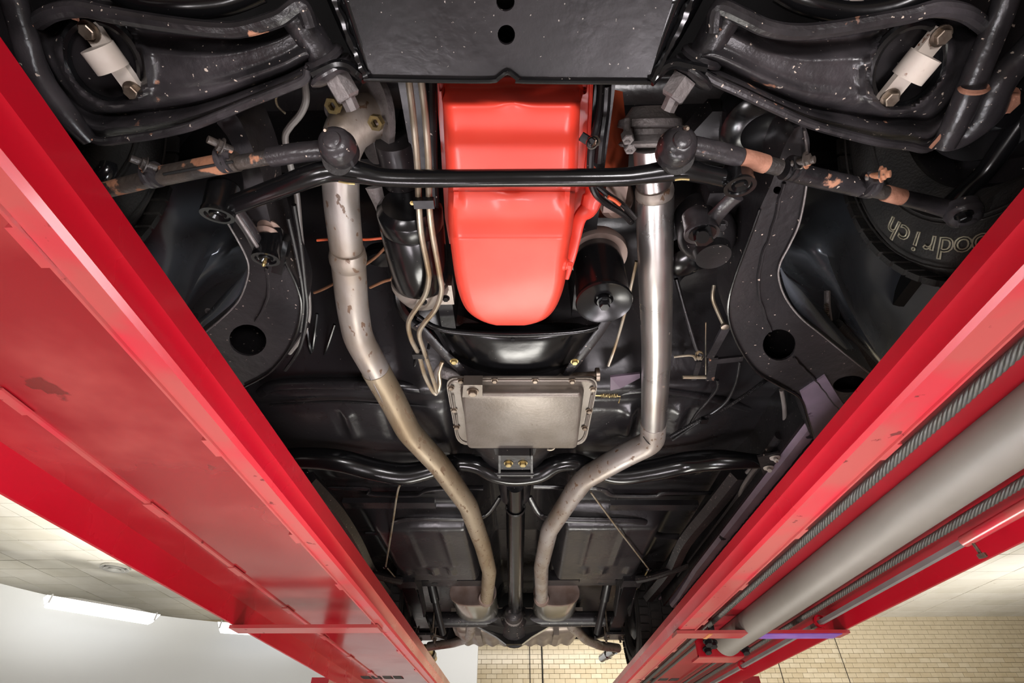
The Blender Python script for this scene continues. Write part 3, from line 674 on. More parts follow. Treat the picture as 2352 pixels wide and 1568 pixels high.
part('castle_nut', MB().hexb(P(2213, 492, .590), V((0, .35, -1)), .008, .01), BLKG, trd)
for x, y, bx, by in ((1822, 388, 1838, 372), (1995, 425, 2010, 404)):
    c = P(x, y, .615); d = (P(1900, 414, .616) - P(1800, 390, .614)).normalized()
    part('sleeve_clamp', MB().lathe(c - d*.007, d, [(.0125, 0), (.0165, 0), (.0165, .005), (.014, .007), (.0165, .009), (.0165, .014), (.0125, .014)], 24), ARM, trd)
    q = P(bx, by, .605)
    part('clamp_ears', MB().bar(c, q, .014, .016), ARM, trd)
    part('clamp_bolt', MB().cyl(q + V((.012, -.008, -.008)), q + V((-.006, .006, .006)), .0048, seg=12).hexb(q + V((.004, -.004, -.003)), V((.6, -.5, -.5)), .008, .006), RUSTY, trd)
# steering arm at the right knuckle
part('steering_arm', MB().tube(T([(2190, 470, .635), (2215, 440, .64), (2262, 395, .65), (2310, 330, .66), (2360, 262, .67), (2420, 200, .68)]), [.016, .012, .012, .013, .014, .016], 16, 5), BLKG)
part('steering_arm', MB().tube(T([(180, 450, .65), (215, 420, .65), (245, 395, .66), (250, 375, .67)]), [.014, .012, .012, .010], 12, 4), BLKG)
# ---- lower control arms (stamped)
def control_arm(top, bot, hole, side):
    n = 16; tp = cr(top, 6); bt = cr(bot, 6); L = min(len(tp), len(bt)); rows = []
    hx, hy, ra, rb, ang = hole
    def f(px, py):
        dx, dy = px-hx, py-hy; c, s_ = math.cos(ang), math.sin(ang)
        return math.hypot((dx*c+dy*s_)/ra, (-dx*s_+dy*c)/rb)
    pix = []
    for i in range(L):
        a, b = tp[i], bt[i]; k = i/(L-1); row = []; prow = []
        for j in range(41):
            t = j/40
            x = a[0]+(b[0]-a[0])*t; y = a[1]+(b[1]-a[1])*t; h = a[2]+(b[2]-a[2])*t
            h += .040*ss(0, .07, t)*(1-.6*ss(.10, .32, t))                       # recess under the front lip
            h -= .014*math.exp(-((t-.66)/.09)**2)*(1-k) + .0
            h += .014*math.exp(-((t-.80)/.035)**2)
            h -= .012*math.exp(-((t-.90)/.05)**2)
            h += .008*ss(.95, 1, t)
            r = f(x, y)
            h -= .012*math.exp(-((r-1.12)/.11)**2); h += .03*ss(1.02, .9, r)
            row.append(P(x, y, h)); prow.append((x, y))
        rows.append(row); pix.append(prow)
    mb = MB(); vs = [[mb.b.verts.new(p) for p in r] for r in rows]
    for i in range(L-1):
        for j in range(40):
            x = (pix[i][j][0]+pix[i+1][j+1][0])/2; y = (pix[i][j][1]+pix[i+1][j+1][1])/2
            if f(x, y) < .93: continue
            mb.b.faces.new((vs[i][j], vs[i][j+1], vs[i+1][j+1], vs[i+1][j]))
    arm = solid(part('lower_control_arm', mb, ARM, label='%s stamped lower suspension arm with spring pocket' % side, angle=70), .004)
    part('front_lip', MB().tube([P(q[0], q[1], q[2]-.003) for q in tp], .0085, 10, 1), ARM, arm)
    part('rear_lip', MB().tube([P(q[0], q[1], q[2]+.0) for q in bt], .0055, 10, 1), ARM, arm)
    el = []
    for k in range(37):
        a_ = 2*math.pi*k/36; c, s_ = math.cos(ang), math.sin(ang)
        el.append(P(hx + ra*math.cos(a_)*c - rb*math.sin(a_)*s_, hy + ra*math.cos(a_)*s_ + rb*math.sin(a_)*c, .655))
    part('pocket_rim', MB().tube(el, .006, 8, 1, cap=False), BLKG, arm)
    ce = P(hx, hy, .66)
    part('spring_pocket', MB().ringloft([[q + V((0, 0, .005)) for q in el[:-1]], [q.lerp(V((ce.x, ce.y, q.z)), .06) + V((0, 0, .10)) for q in el[:-1]]]), BLK, arm)
    return arm
la = control_arm([(712, 60, .635), (690, 12, .635), (640, 42, .63), (560, 66, .63), (500, 68, .63), (420, 60, .63), (330, 47, .63), (250, 33, .63), (185, 20, .635), (125, 28, .64), (85, 50, .65)],
                 [(708, 160, .635), (700, 182, .632), (655, 203, .63), (580, 233, .63), (510, 263, .63), (440, 290, .63), (370, 307, .63), (290, 319, .63), (214, 320, .63), (150, 252, .64), (85, 120, .65)], (238, 140, 105, 78, .9), 'left')
ra_ = control_arm([(1640, 70, .635), (1650, 18, .635), (1705, 38, .63), (1760, 64, .63), (1830, 74, .63), (1920, 66, .63), (2010, 50, .63), (2090, 35, .63), (2150, 20, .63), (2215, 30, .635), (2262, 62, .65)],
                  [(1600, 160, .635), (1640, 185, .632), (1700, 212, .63), (1780, 250, .63), (1860, 285, .63), (1940, 308, .63), (2020, 327, .63), (2080, 334, .63), (2137, 338, .63), (2190, 268, .64), (2258, 130, .65)], (2085, 150, 105, 76, -.95), 'right')
# rusty seam edges on the outer ends
part('rusty_edge', MB().tube(T([(2150, 10, .64), (2200, 30, .64), (2250, 45, .64), (2266, 80, .64), (2240, 165, .635), (2212, 235, .63), (2170, 300, .628), (2136, 340, .626)]), .0024, 6, 4), RUST, ra_)
part('rusty_edge', MB().tube(T([(180, 45, .64), (130, 30, .64), (85, 40, .64), (75, 75, .64), (95, 150, .635), (120, 215, .63), (160, 270, .628), (212, 322, .626)]), .0022, 6, 4), RUST, la)
def shock_mount(a, b, c, disc, parent):
    A, B = P(*a), P(*b); C_ = P(*c); d = (B-A).normalized()
    sm = part('shock_mount', MB().bar(A, B, .021, .009, V((0, .15, 1))), WHITEP, parent, 'chipped white shock absorber mount')
    L = (B-A).length*.16
    part('eye_bush', MB().cyl(C_ - d*L - V((0, 0, .008)), C_ + d*L - V((0, 0, .008)), .0185, seg=28), WHITEP, parent, 'chipped white bushing barrel')
    D = P(*disc)
    part('shock_body', MB().lathe(D, V((0, 0, 1)), [(.026, 0), (.030, .003), (.030, .02), (.024, .03), (.024, .14)], 30), WHITEP, parent)
    for q in (A.lerp(B, .07), A.lerp(B, .93)):
        part('mount_bolt', MB().hexb(q - V((0, 0, .004)), V((0, -.1, -1)), .0085, .009), BOLT, parent)
shock_mount((202, 55, .650), (318, 215, .645), (250, 127, .645), (291, 108, .672), la)
shock_mount((2166, 66, .650), (2030, 232, .645), (2097, 147, .645), (2048, 128, .672), ra_)
# inner pivots: bushing sleeves, washers, big nuts and studs
for sgn, slv, wsh, nut, st in ((-1, ((668, 15), (742, 130)), (768, 178), (789, 204), (810, 250)), (1, ((1678, 15), (1614, 128)), (1583, 180), (1556, 205), (1534, 252))):
    a, b = P(*slv[0], .66), P(*slv[1], .66)
    piv = part('arm_bushing', MB().cyl(a, b, .0195, .0175, seg=26).lathe(b, b-a, [(.022, -.004), (.026, 0), (.026, .004), (.018, .008), (.028, .011), (.029, .014), (.02, .018)], 28), ARM)
    ax = (P(*st, .63) - P(*wsh, .643)).normalized()
    c = P(*wsh, .645)
    part('washer', MB().lathe(c - ax*.002, ax, [(.008, -.006), (.026, -.006), (.029, -.003), (.029, 0), (.022, .003), (.008, .004)], 28), ARM, piv)
    part('pivot_nut', MB().hexb(P(*nut, .640) - ax*.014, ax, .0165, .026, washer=False), CAST, piv)
    part('pivot_stud', MB().cyl(P(*nut, .640), P(*st, .638), .010, .0095, seg=8), CAST, piv)
# upper clutter over the arms
hose([(130, -60, .70), (185, 10, .69), (300, 30, .70), (450, 45, .71)], .010, ARM, 'sway_bar_link')
sw = part('sway_bar', MB().tube(T([(250, -30, .68), (320, 8, .68), (420, 18, .68), (520, 10, .69), (600, -20, .70)]), .012, 14, 5), BLKG)
part('sway_bar', MB().tube(T([(2150, -25, .69), (2050, 18, .69), (1950, 30, .69), (1850, 10, .69), (1790, -20, .7)]), .012, 14, 5), BLKG)
for a, b in (((300, -5, .8), (420, 40, .78)), ((370, -10, .8), (470, 60, .78)), ((1850, -10, .8), (1900, 50, .78)), ((1920, -20, .8), (1960, 40, .78))):
    part('fin_strip', MB().bar(P(*a), P(*b), .012, .004), ARM)
# right: radius rod, knuckle pieces; left: matching strut
str_ = part('strut_rod', MB().tube(T([(2330, -60, .64), (2296, 40, .64), (2250, 150, .635), (2210, 250, .63), (2168, 335, .63)]), [.013, .013, .014, .015, .013], 16, 5), ARM)
part('strut_weld', MB().lathe(P(2237, 203, .624), P(2210, 250, .63)-P(2250, 150, .635), [(.0135, -.003), (.0158, 0), (.0135, .003)], 20, close_ends=False), RUST, str_)
part('strut_fork', MB().tube(T([(2420, 60, .66), (2330, 150, .65), (2285, 205, .64), (2260, 260, .64), (2215, 310, .64), (2180, 335, .635)]), [.018, .016, .018, .02, .014, .008], 16, 5), ARM, str_)
bj = part('lower_ball_joint', MB().lathe(P(2305, 255, .66), V((0, -.2, -1)), [(.03, -.03), (.032, -.02), (.024, -.004), (.026, 0), (.018, .01), (.010, .012)], 26), BLKG)
part('castle_nut', MB().hexb(P(2302, 232, .645), V((0, -.2, -1)), .013, .014), RUST, bj)
part('strut_rod', MB().tube(T([(20, -40, .64), (50, 60, .64), (85, 170, .635), (150, 260, .63), (205, 322, .63)]), [.013, .013, .014, .014, .010], 16, 5), ARM)
part('knuckle', MB().lathe(P(2330, 380, .70), V((-1, -.1, -.1)), [(.11, -.02), (.10, .0), (.07, .02), (.05, .03)], 32), CHAS)
part('brake_backing_plate', MB().lathe(V((.655, .26, CZ+.79)), V((-1, 0, 0)), [(.15, 0), (.145, .012), (.11, .02), (.10, .012), (.04, .02)], 40), CHAS)
# bump stop / spring seat behind right arm
part('bump_stop', MB().lathe(P(1745, 290, .72), V((0, .1, -1)), [(.052, -.05), (.056, -.02), (.05, -.004), (.054, 0), (.044, .012), (.03, .016), (.02, .010)], 34), BLKG)
part('frame_bracket', MB().lathe(P(1655, 315, .74), V((0, .1, -1)), [(.05, -.03), (.048, 0), (.03, .01)], 6), BLK)
# ---- subframe rails (box section with access holes)
def ell(cx, cy, a, b, n=22, ang=0): return [(cx + a*math.cos(2*math.pi*k/n)*math.cos(ang) - b*math.sin(2*math.pi*k/n)*math.sin(ang), cy + a*math.cos(2*math.pi*k/n)*math.sin(ang) + b*math.sin(2*math.pi*k/n)*math.cos(ang)) for k in range(n)]
def rail(outline, holes, h, label):
    out = cr([(x, y) for x, y in outline] , 4)
    o = part('subframe_rail', MB().holed([P(x, y, h) for x, y in out], [[P(x, y, h) for x, y in hl] for hl in holes], .004, .075), CHAS, label=label, angle=30)
    return o
rl = rail([(498, 283), (520, 260), (545, 268), (575, 330), (602, 400), (612, 470), (632, 545), (655, 600), (681, 655), (692, 705), (679, 772), (652, 820), (615, 858), (560, 888), (520, 900), (440, 830), (440, 790), (490, 745), (525, 715), (552, 680), (570, 635), (571, 610), (560, 578), (535, 530), (545, 490), (560, 430), (545, 360), (520, 310)], [ell(569, 781, 43, 36, ang=.15)], .650, 'left curved black frame rail with one round hole')
rr = rail([(1848, 285), (1860, 330), (1852, 400), (1847, 450), (1838, 505), (1815, 560), (1792, 605), (1789, 640), (1805, 685), (1840, 730), (1895, 775), (1960, 828), (2012, 868), (1990, 930), (1935, 985), (1868, 1005), (1850, 960), (1838, 915), (1790, 885), (1740, 855), (1700, 800), (1676, 740), (1674, 690), (1690, 630), (1720, 550), (1745, 480), (1772, 420), (1800, 340), (1825, 295)], [ell(1790, 792, 38, 36), ell(1951, 882, 38, 19, ang=-.12), ell(1786, 437, 10, 9, n=12)], .650, 'right curved black frame rail with two large holes')
def edge(pts, h, r, m, parent): return part('highlight_lip', MB().tube([P(x, y, h) for x, y in pts], r, 8, 5), m, parent)  # lips added for rail-edge highlights; the grey ones hold the highlight in their colour
edge([(516, 500), (561, 580), (571, 618), (562, 660), (544, 696), (505, 735), (466, 767)], .645, .0016, CAST, rl)
edge([(630, 545), (655, 600), (681, 655), (692, 705), (679, 772), (652, 820), (615, 858), (560, 888)], .646, .0025, BLKG, rl)
edge([(1848, 300), (1855, 400), (1838, 505), (1815, 560), (1792, 605), (1789, 640), (1805, 685), (1840, 730), (1895, 775), (1960, 828), (2008, 866)], .645, .0016, CAST, rr)
edge([(1745, 480), (1720, 550), (1690, 630), (1674, 690), (1676, 740), (1700, 800), (1740, 855), (1790, 885), (1838, 915), (1855, 960), (1868, 1002)], .646, .0025, BLKG, rr)
part('lap_seam', MB().tube([P(x+random.uniform(-2, 2), y, .648) for x, y in cr([(1800, 420), (1788, 470), (1770, 540), (1748, 600), (1742, 660), (1755, 720), (1770, 760)], 4)], .0028, 6, 1), CHAS, rr)
part('lap_seam', MB().tube([P(x+random.uniform(-2, 2), y, .648) for x, y in cr([(1822, 820), (1850, 850), (1880, 880), (1910, 920), (1932, 945)], 4)], .0026, 6, 1), CHAS, rr)
part('lap_seam', MB().tube([P(x+random.uniform(-2, 2), y, .648) for x, y in cr([(612, 615), (616, 660), (608, 700), (588, 738)], 4)], .0026, 6, 1), CHAS, rl)
# violet overspray panel at the end of the right rail
part('rail_end_plate', MB().poly(T([(1838, 900, .646), (1895, 862, .646), (1935, 925, .646), (1960, 960, .646), (1920, 1010, .646), (1870, 1012, .646), (1858, 960, .646)]), V((0, 0, .004))), PURP, rr, 'violet grey overspray on the rail end', smooth=False)
for pts in ([(675, 470), (690, 560), (700, 650), (705, 720), (688, 800), (655, 850)], [(662, 500), (684, 600), (697, 690), (690, 760)]):
    part('brake_line', MB().tube([P(x, y, .66) for x, y in pts], .0038, 8, 5), BLK)
# ---- glossy wheel-house panels
def panel(rows, m, n=5, label=None, name='wheel_house_panel'):
    R = [cr(r, n) for r in rows]; Cn = len(R[0]); cols = [cr([R[i][j] for i in range(len(R))], n) for j in range(Cn)]
    g = [[P(*cols[j][i]) for j in range(Cn)] for i in range(len(cols[0]))]
    return solid(part(name, MB().grid(g), m, label=label, angle=75), .003)
panel([[(1835, 400, .92), (1960, 390, .98), (2110, 400, .96), (2300, 420, .92)],
       [(1825, 480, .90), (1925, 480, .93), (2080, 490, .93), (2300, 520, .9)],
       [(1805, 560, .88), (1895, 550, .83), (2020, 560, .92), (2300, 600, .88)],
       [(1795, 615, .90), (1905, 600, .79), (2000, 630, .90), (2300, 680, .86)],
       [(1870, 668, .86), (1925, 650, .765), (2015, 690, .87), (2300, 740, .84)],
       [(1905, 672, .82), (1950, 705, .75), (2030, 745, .83), (2280, 800, .82)],
       [(1960, 775, .79), (1990, 775, .74), (2045, 790, .80), (2200, 850, .80)],
       [(2030, 850, .77), (2036, 845, .745), (2060, 840, .78), (2150, 900, .78)]], BLUE, label='right glossy blue black inner wing panel with a sharp crease')
panel([[(560, 380, .92), (470, 385, .98), (360, 395, .96), (250, 410, .92)],
       [(570, 470, .90), (480, 480, .93), (370, 500, .93), (280, 500, .9)],
       [(578, 560, .88), (500, 545, .84), (400, 570, .92), (300, 580, .88)],
       [(572, 625, .89), (478, 600, .79), (390, 650, .89), (300, 660, .86)],
       [(500, 655, .86), (450, 650, .765), (385, 705, .86), (300, 720, .84)],
       [(455, 690, .82), (420, 715, .75), (380, 750, .82), (300, 780, .82)],
       [(430, 735, .79), (405, 760, .74), (370, 790, .8), (300, 820, .8)]], BLUE, label='left glossy blue black inner wing panel with a crease')
for pts, lab in (([(1790, 615, 1800, 640), (1800, 655, 1850, 668), (1825, 705, 1905, 735), (1880, 765, 1950, 790), (1945, 815, 1975, 830), (2000, 862, 2012, 866)], 'right'), ([(571, 600, 566, 625), (569, 650, 520, 668), (548, 692, 478, 715), (510, 730, 445, 745), (468, 765, 440, 770)], 'left')):
    A = cr([(a, b, .67) for a, b, c, d in pts], 5); B = cr([(c, d, .70) for a, b, c, d in pts], 5)
    solid(part('inner_wing_lip', MB().grid([[P(*a), P((a[0]+b[0])/2, (a[1]+b[1])/2, .675), P(*b)] for a, b in zip(A, B)]), BLUE, label='%s blue grey lip along the frame rail' % lab, angle=80), .003)
part('gap_dark_sheet', MB().grid([T([(1780, 600, .97), (1900, 640, .97), (2060, 860, .97)]), T([(1780, 800, .97), (1900, 860, .97), (2060, 960, .97)])]), DARK)  # near-black sheet standing in for the dark inside the gap
part('door_check_spring', MB().tube([P(1898 + 4*math.cos(k*1.3), 700 + k*.9, .73) + V((0, 0, .004*math.sin(k*1.3))) for k in range(40)], .0018, 6, 1), BOLT)
part('gap_rod', MB().tube(T([(1900, 668, .76), (1900, 700, .74), (1905, 735, .73)]), .006, 8, 3), CAST)
part('gap_rubber', MB().tube(T([(1920, 745, .75), (1960, 790, .74), (2010, 845, .73)]), .014, 8, 3), RUB)
part('gap_washer', MB().lathe(P(1880, 735, .71), V((-.3, .3, -1)), [(.008, 0), (.014, 0), (.014, .002), (.008, .002)], 18, close_ends=False, sx=.5), CAST)
part('gap_washer', MB().lathe(P(482, 716, .71), V((.3, .3, -1)), [(.008, 0), (.014, 0), (.014, .002), (.008, .002)], 18, close_ends=False, sx=.5), CAST)
# ---- wheels
def tread_blocks(w, cx, cy, cz, R, W, n=56):
    mb = MB()
    for k in range(n):
        a = 2*math.pi*k/n
        for j, x in enumerate((-.4, -.14, .14, .4)):
            aa = a + (j % 2)*math.pi/n
            d = V((0, math.cos(aa), math.sin(aa))); t = V((0, -math.sin(aa), math.cos(aa)))
            rot = Matrix((V((1, 0, 0)), t, d)).transposed()
            mb.box(V((cx + x*W, cy, cz)) + d*(R+.002), (W*.2, 2*math.pi*R/n*.82, .010), rot)
    o = finish('tread_blocks', mb, RUB, w, kind='stuff', smooth=False); return o
def wheel(x_in, sx, cy, label, tread=True, letters=None, R=.335, W=.22):
    cz = CZ + (.470 if sx < 0 else .458) + R - .002; cx = x_in + sx*W/2
    w = bpy.data.objects.new('wheel', None); COL.objects.link(w); w.parent = car; c = V((cx, cy, cz)); w.location = c - WL[car.name]; WL[w.name] = c; w['label'] = label
    prof = [(.185, -.085), (.205, -.105), (.245, -.113), (.280, -.110), (.304, -.100), (R-.006, -.085), (R, -.06), (R, .06), (R-.006, .085), (.304, .1), (.28, .11), (.245, .113), (.205, .105), (.185, .085)]
    finish('tyre', MB().lathe(c, V((1, 0, 0)), prof + [prof[0]], 72, close_ends=False), RUB, w, angle=50)
    for rr_ in (.225, .232, .298):
        finish('sidewall_rib', MB().lathe(c - V((sx*.1105, 0, 0)), V((sx, 0, 0)), [(rr_, 0), (rr_+.002, -.0022), (rr_+.004, 0)], 64, close_ends=False), RUB, w)
    finish('rim', MB().lathe(c, V((sx, 0, 0)), [(.2, -.1), (.205, -.096), (.19, -.085), (.178, -.06), (.17, .0), (.165, .05), (.06, .07), (.02, .07)], 48, close_ends=False), CHAS, w)
    finish('brake_drum', MB().lathe(c, V((sx, 0, 0)), [(.13, -.10), (.145, -.09), (.145, 0), (.13, .01)], 40), BLK, w)
    if tread: tread_blocks(w, cx, cy, cz, R, W)
    if letters:
        txt, a0, da, rad, size = letters
        for i, ch in enumerate(txt):
            cu = bpy.data.curves.new('letter', 'FONT'); cu.body = ch; cu.size = size; cu.align_x = 'CENTER'; cu.align_y = 'CENTER'; cu.fill_mode = 'NONE'; cu.bevel_depth = .0011; cu.bevel_resolution = 1; cu.resolution_u = 3
            tmp = bpy.data.objects.new('letter', cu); COL.objects.link(tmp)
            dg = bpy.context.evaluated_depsgraph_get(); me = bpy.data.meshes.new_from_object(tmp.evaluated_get(dg)); bpy.data.objects.remove(tmp)
            me.materials.clear(); me.materials.append(LETT)
            a = a0 + i*da
            up = V((0, math.cos(a), math.sin(a))); out = V((-sx, 0, 0)); rt = up.cross(out)
            o = bpy.data.objects.new('letter', me); COL.objects.link(o); o.parent = w
            M3 = Matrix((rt*1.35, up, out)).transposed()
            pos = c + V((-sx*.1125, 0, 0)) + up*rad
            o.matrix_local = Matrix.Translation(pos - c) @ M3.to_4x4()
    return w, c
wf, cf = wheel(.645, 1, .30, 'right front wheel with outlined white sidewall lettering', letters=('BFGoodrich', math.radians(-69.5), math.radians(6.6), .268, .047), R=.322)
wheel(-.69, -1, .26, 'left front wheel')
wr, cwr = wheel(.62, 1, 3.36, 'right rear wheel seen tread on')
wheel(-.66, -1, 3.36, 'left rear wheel')
# ---- exhaust
def pipe(name, pts, r, m, label=None, parent=car, seg=28, sm=6): 
    if isinstance(r, (list, tuple)): return part(name, MB().tube(T(pts), r, seg, sm), m, parent, label)
    return part(name, MB().tube(fillet(pts), r, seg, 1), m, parent, label)
lp = pipe('exhaust_pipe', [(783, 330, .76), (782, 400, .752), (784, 460, .748), (790, 520, .745), (798, 592, .742)], .0295, STEEL, 'left grey exhaust down pipe with brown stains')
pipe('joint_ring', [(798, 572, .74), (799, 590, .74), (801, 606, .742)], [.0305, .034, .0315], STEEL, parent=lp, sm=4)
pipe('middle_pipe', [(800, 600, .742), (809, 700, .738), (822, 775, .735), (868, 857, .73)], .0315, STEEL, parent=lp)
pipe('bent_pipe', [(862, 848, .73), (900, 915, .727), (938, 990, .724), (1010, 1068, .72), (1075, 1160, .722), (1108, 1250, .734), (1124, 1312, .742), (1117, 1380, .752)], .0325, STEELB, 'heat browned stretch of pipe', parent=lp)
part('crush_bead', MB().tube(T([(835, 838, .706), (860, 880, .702), (885, 930, .70), (905, 962, .70)]), [.002, .005, .004, .002], 8, 4), CAST, lp)
el_ = pipe('exhaust_elbow', [(868, 270, .80), (840, 272, .79), (815, 285, .78), (795, 310, .768), (783, 350, .758)], [.036, .036, .036, .034, .030], STEEL, 'pitted grey exhaust elbow')
q = P(862, 280, .79)
fx = (P(868, 270, .80) - P(838, 274, .785)).normalized()
part('exhaust_flange', MB().lathe(q, fx, [(.03, -.004), (.055, -.004), (.055, .006), (.03, .006)], 26, sx=1.25, sy=.85), CAST, el_)
for x, y in ((868, 279), (770, 240)):
    part('flange_stud', MB().lathe(P(x, y, .755), V((-.3, -.2, -1)), [(.0065, 0), (.012, 0), (.012, .010), (.0065, .010), (.006, .004)], 6, close_ends=False), ZINC, el_)
part('flange_ear', MB().lathe(P(775, 255, .78), V((-.3, -.2, -1)), [(.02, -.006), (.02, .004)], 20), CAST, el_)
rp = pipe('exhaust_pipe', [(1496, 335, .772), (1499, 400, .765), (1503, 440, .758)], .0288, STEELN, 'right bright steel exhaust pipe')
pipe('swage_ring', [(1502, 425, .757), (1503, 438, .757), (1503, 452, .757)], [.0292, .032, .0305], STEEL, parent=rp, sm=3)
pipe('straight_pipe', [(1503, 450, .757), (1506, 640, .738), (1508, 800, .733), (1502, 960, .728), (1500, 1000, .727)], .0322, STEELN, parent=rp)
pipe('cross_over_pipe', [(1501, 970, .728), (1499, 1014, .727), (1430, 1048, .727), (1342, 1098, .727), (1318, 1130, .728)], .0335, STEEL, parent=rp, sm=5)
pipe('rear_pipe', [(1326, 1118, .727), (1262, 1216, .732), (1243, 1300, .744), (1244, 1378, .755)], .0322, STEEL, parent=rp)
part('pipe_clamp_scores', MB().tube(T([(1478, 1003, .699), (1490, 1018, .697), (1503, 1022, .70)]), .0016, 6, 3), DARK, rp)
# right manifold flange stack
mf = part('exhaust_manifold', MB().lathe(P(1492, 300, .80), V((0, .9, -.5)), [(.03, -.035), (.040, -.02), (.050, -.016), (.052, -.006), (.038, -.002), (.038, .006), (.035, .010), (.033, .020)], 40), CAST, label='grey manifold outlet above the right pipe')
part('collar_flange', MB().lathe(P(1492, 330, .776), V((0, .9, -.5)), [(.03, -.004), (.045, -.004), (.049, 0), (.045, .004), (.030, .006)], 36), CAST, mf)
for x, y in ((1445, 322), (1440, 300)):
    part('flange_bolt', MB().cyl(P(x, y-25, .775), P(x, y+28, .745), .0055, seg=10).hexb(P(x, y+8, .76), V((0, .12, -1)), .0095, .016, washer=False), CAST, mf)
# ---- mufflers
def muffler(pxl, pxr, py_bot, h, L, label, inx):
    a = P(pxl, py_bot, h); b = P(pxr, py_bot, h); c = (a+b)/2; W = (b-a).length; T_ = .135
    mb = MB(); rings = []
    def ring(y, s_, tp):
        r = []
        for k in range(48):
            t = 2*math.pi*k/48; cx, sz = math.cos(t), math.sin(t)
            ex = math.copysign(abs(cx)**.8, cx); ez = math.copysign(abs(sz)**.9, sz)
            r.append(V((c.x + ex*W/2*s_, y, c.z + T_/2 + ez*T_/2*tp)))
        return r
    y0 = c.y
    m1 = part('muffler', mb.ringloft([ring(y0+.008, .97, .97), ring(y0+.02, .985, .985), ring(y0+L-.02, .985, .985), ring(y0+L-.008, .97, .97)]), MUFB, label=label)
    part('front_cap', MB().ringloft([ring(y0-.002, .8, .78), ring(y0-.006, .93, .92), ring(y0-.006, 1.0, 1.0), ring(y0+.006, 1.02, 1.03), ring(y0+.012, 1.0, 1.0)]), MUFC, m1, 'brown oval end cap')
    part('rear_cap', MB().ringloft([ring(y0+L-.012, 1.0, 1.0), ring(y0+L-.004, 1.02, 1.03), ring(y0+L+.006, 1.0, 1.0), ring(y0+L+.01, .8, .78)]), MUFC, m1)
    q = P(*inx); part('inlet_collar', MB().lathe(V((q.x, y0-.005, q.z)), V((0, -.92, -.2)), [(.034, -.01), (.042, 0), (.041, .010), (.034, .03)], 30), MUFC, m1)
    return m1, c
m1, c1 = muffler(1031, 1139, 1391, .72, .36, 'left oval muffler', (1117, 1378, .755))
m2, c2_ = muffler(1227, 1333, 1391, .72, .36, 'right oval muffler', (1244, 1378, .755))
pipe('tail_pipe', [(1080, 1405, .79), (1082, 1440, .77), (1079, 1455, .77), (1066, 1468, .78), (1040, 1476, .79), (985, 1484, .79)], .030, STEEL, 'left bent tail pipe', sm=5)
pipe('tail_pipe', [(1314, 1405, .79), (1312, 1438, .77), (1325, 1448, .77), (1345, 1468, .775), (1378, 1482, .785), (1420, 1488, .79)], .030, STEEL, 'right bent tail pipe', sm=5)
tt = pipe('tail_pipe_tip', [(1412, 1492, .80), (1400, 1500, .80), (1383, 1511, .80)], .030, CHR, 'right chrome tail pipe tip', sm=3)
pipe('tip_band', [(1398, 1501, .80), (1394, 1504, .80)], .035, CHR, parent=tt, sm=1)
tt = pipe('tail_pipe_tip', [(975, 1488, .80), (990, 1500, .80), (996, 1512, .80)], .028, ZINC, 'left brass coloured tail pipe tip', sm=3)
pipe('tip_band', [(989, 1498, .80), (993, 1504, .80)], .033, BLK, parent=tt, sm=1)
# ---- transmission pan
tp_h = .70
def rrect(x0, x1, x2, x3, y0, y1, r, h, n=5):
    c = [(x0, y0), (x1, y0), (x2, y1), (x3, y1)]; out = []
    for i in range(4):
        p, a, b = c[i], c[i-1], c[(i+1) % 4]
        da = V((a[0]-p[0], a[1]-p[1])).normalized(); db = V((b[0]-p[0], b[1]-p[1])).normalized()
        for k in range(n+1):
            t = k/n; q = V(p) + da*r*(1-t)**2 + db*r*t**2; out.append(P(q.x, q.y, h))
    return out
fl = rrect(1022, 1376, 1345, 1050, 868, 1022, 26, tp_h)
tp = part('transmission_pan', MB().ringloft([rrect(1055, 1344, 1318, 1078, 886, 1012, 16, tp_h), rrect(1057, 1342, 1318, 1078, 900, 1018, 14, tp_h-.018), rrect(1062, 1338, 1325, 1074, 906, 1029, 12, tp_h-.024), rrect(1068, 1332, 1322, 1078, 910, 1027, 10, tp_h-.026)]), TRANS, label='bare grey steel transmission pan', angle=50)
part('pan_flange', MB().ringloft([fl, [p + V((0, 0, .006)) for p in fl]]), TRANS, tp, angle=30)
part('flange_bead', MB().tube(rrect(1028, 1370, 1340, 1054, 873, 1016, 24, tp_h-.001) + [rrect(1028, 1370, 1340, 1054, 873, 1016, 24, tp_h-.001)[0]], .003, 8, 1), TRANS, tp)
for x0, y0, x1, y1 in ((1040, 905, 1044, 935), (1048, 950, 1050, 975), (1360, 905, 1354, 935), (1350, 950, 1345, 975)):
    part('stiffening_rib', MB().tube(T([(x0, y0, tp_h-.002), (x1, y1, tp_h-.002)]), .003, 8, 1), TRANS, tp)
for x, y in ((1036, 889), (1043, 940), (1049, 979), (1059, 873), (1136, 873), (1229, 873), (1314, 874), (1362, 892), (1353, 942), (1343, 981)):
    bolt(x, y, tp_h-.002, 6.0, tp, BOLT)
pd = part('drain_pad', MB().poly(T([(1064, 884, .672), (1108, 884, .672), (1108, 912, .672), (1062, 912, .672)]), V((0, 0, .026))), TRANS, tp, smooth=False)
bolt(1086, 898, .672, 10, tp, BOLT, name='drain_plug')
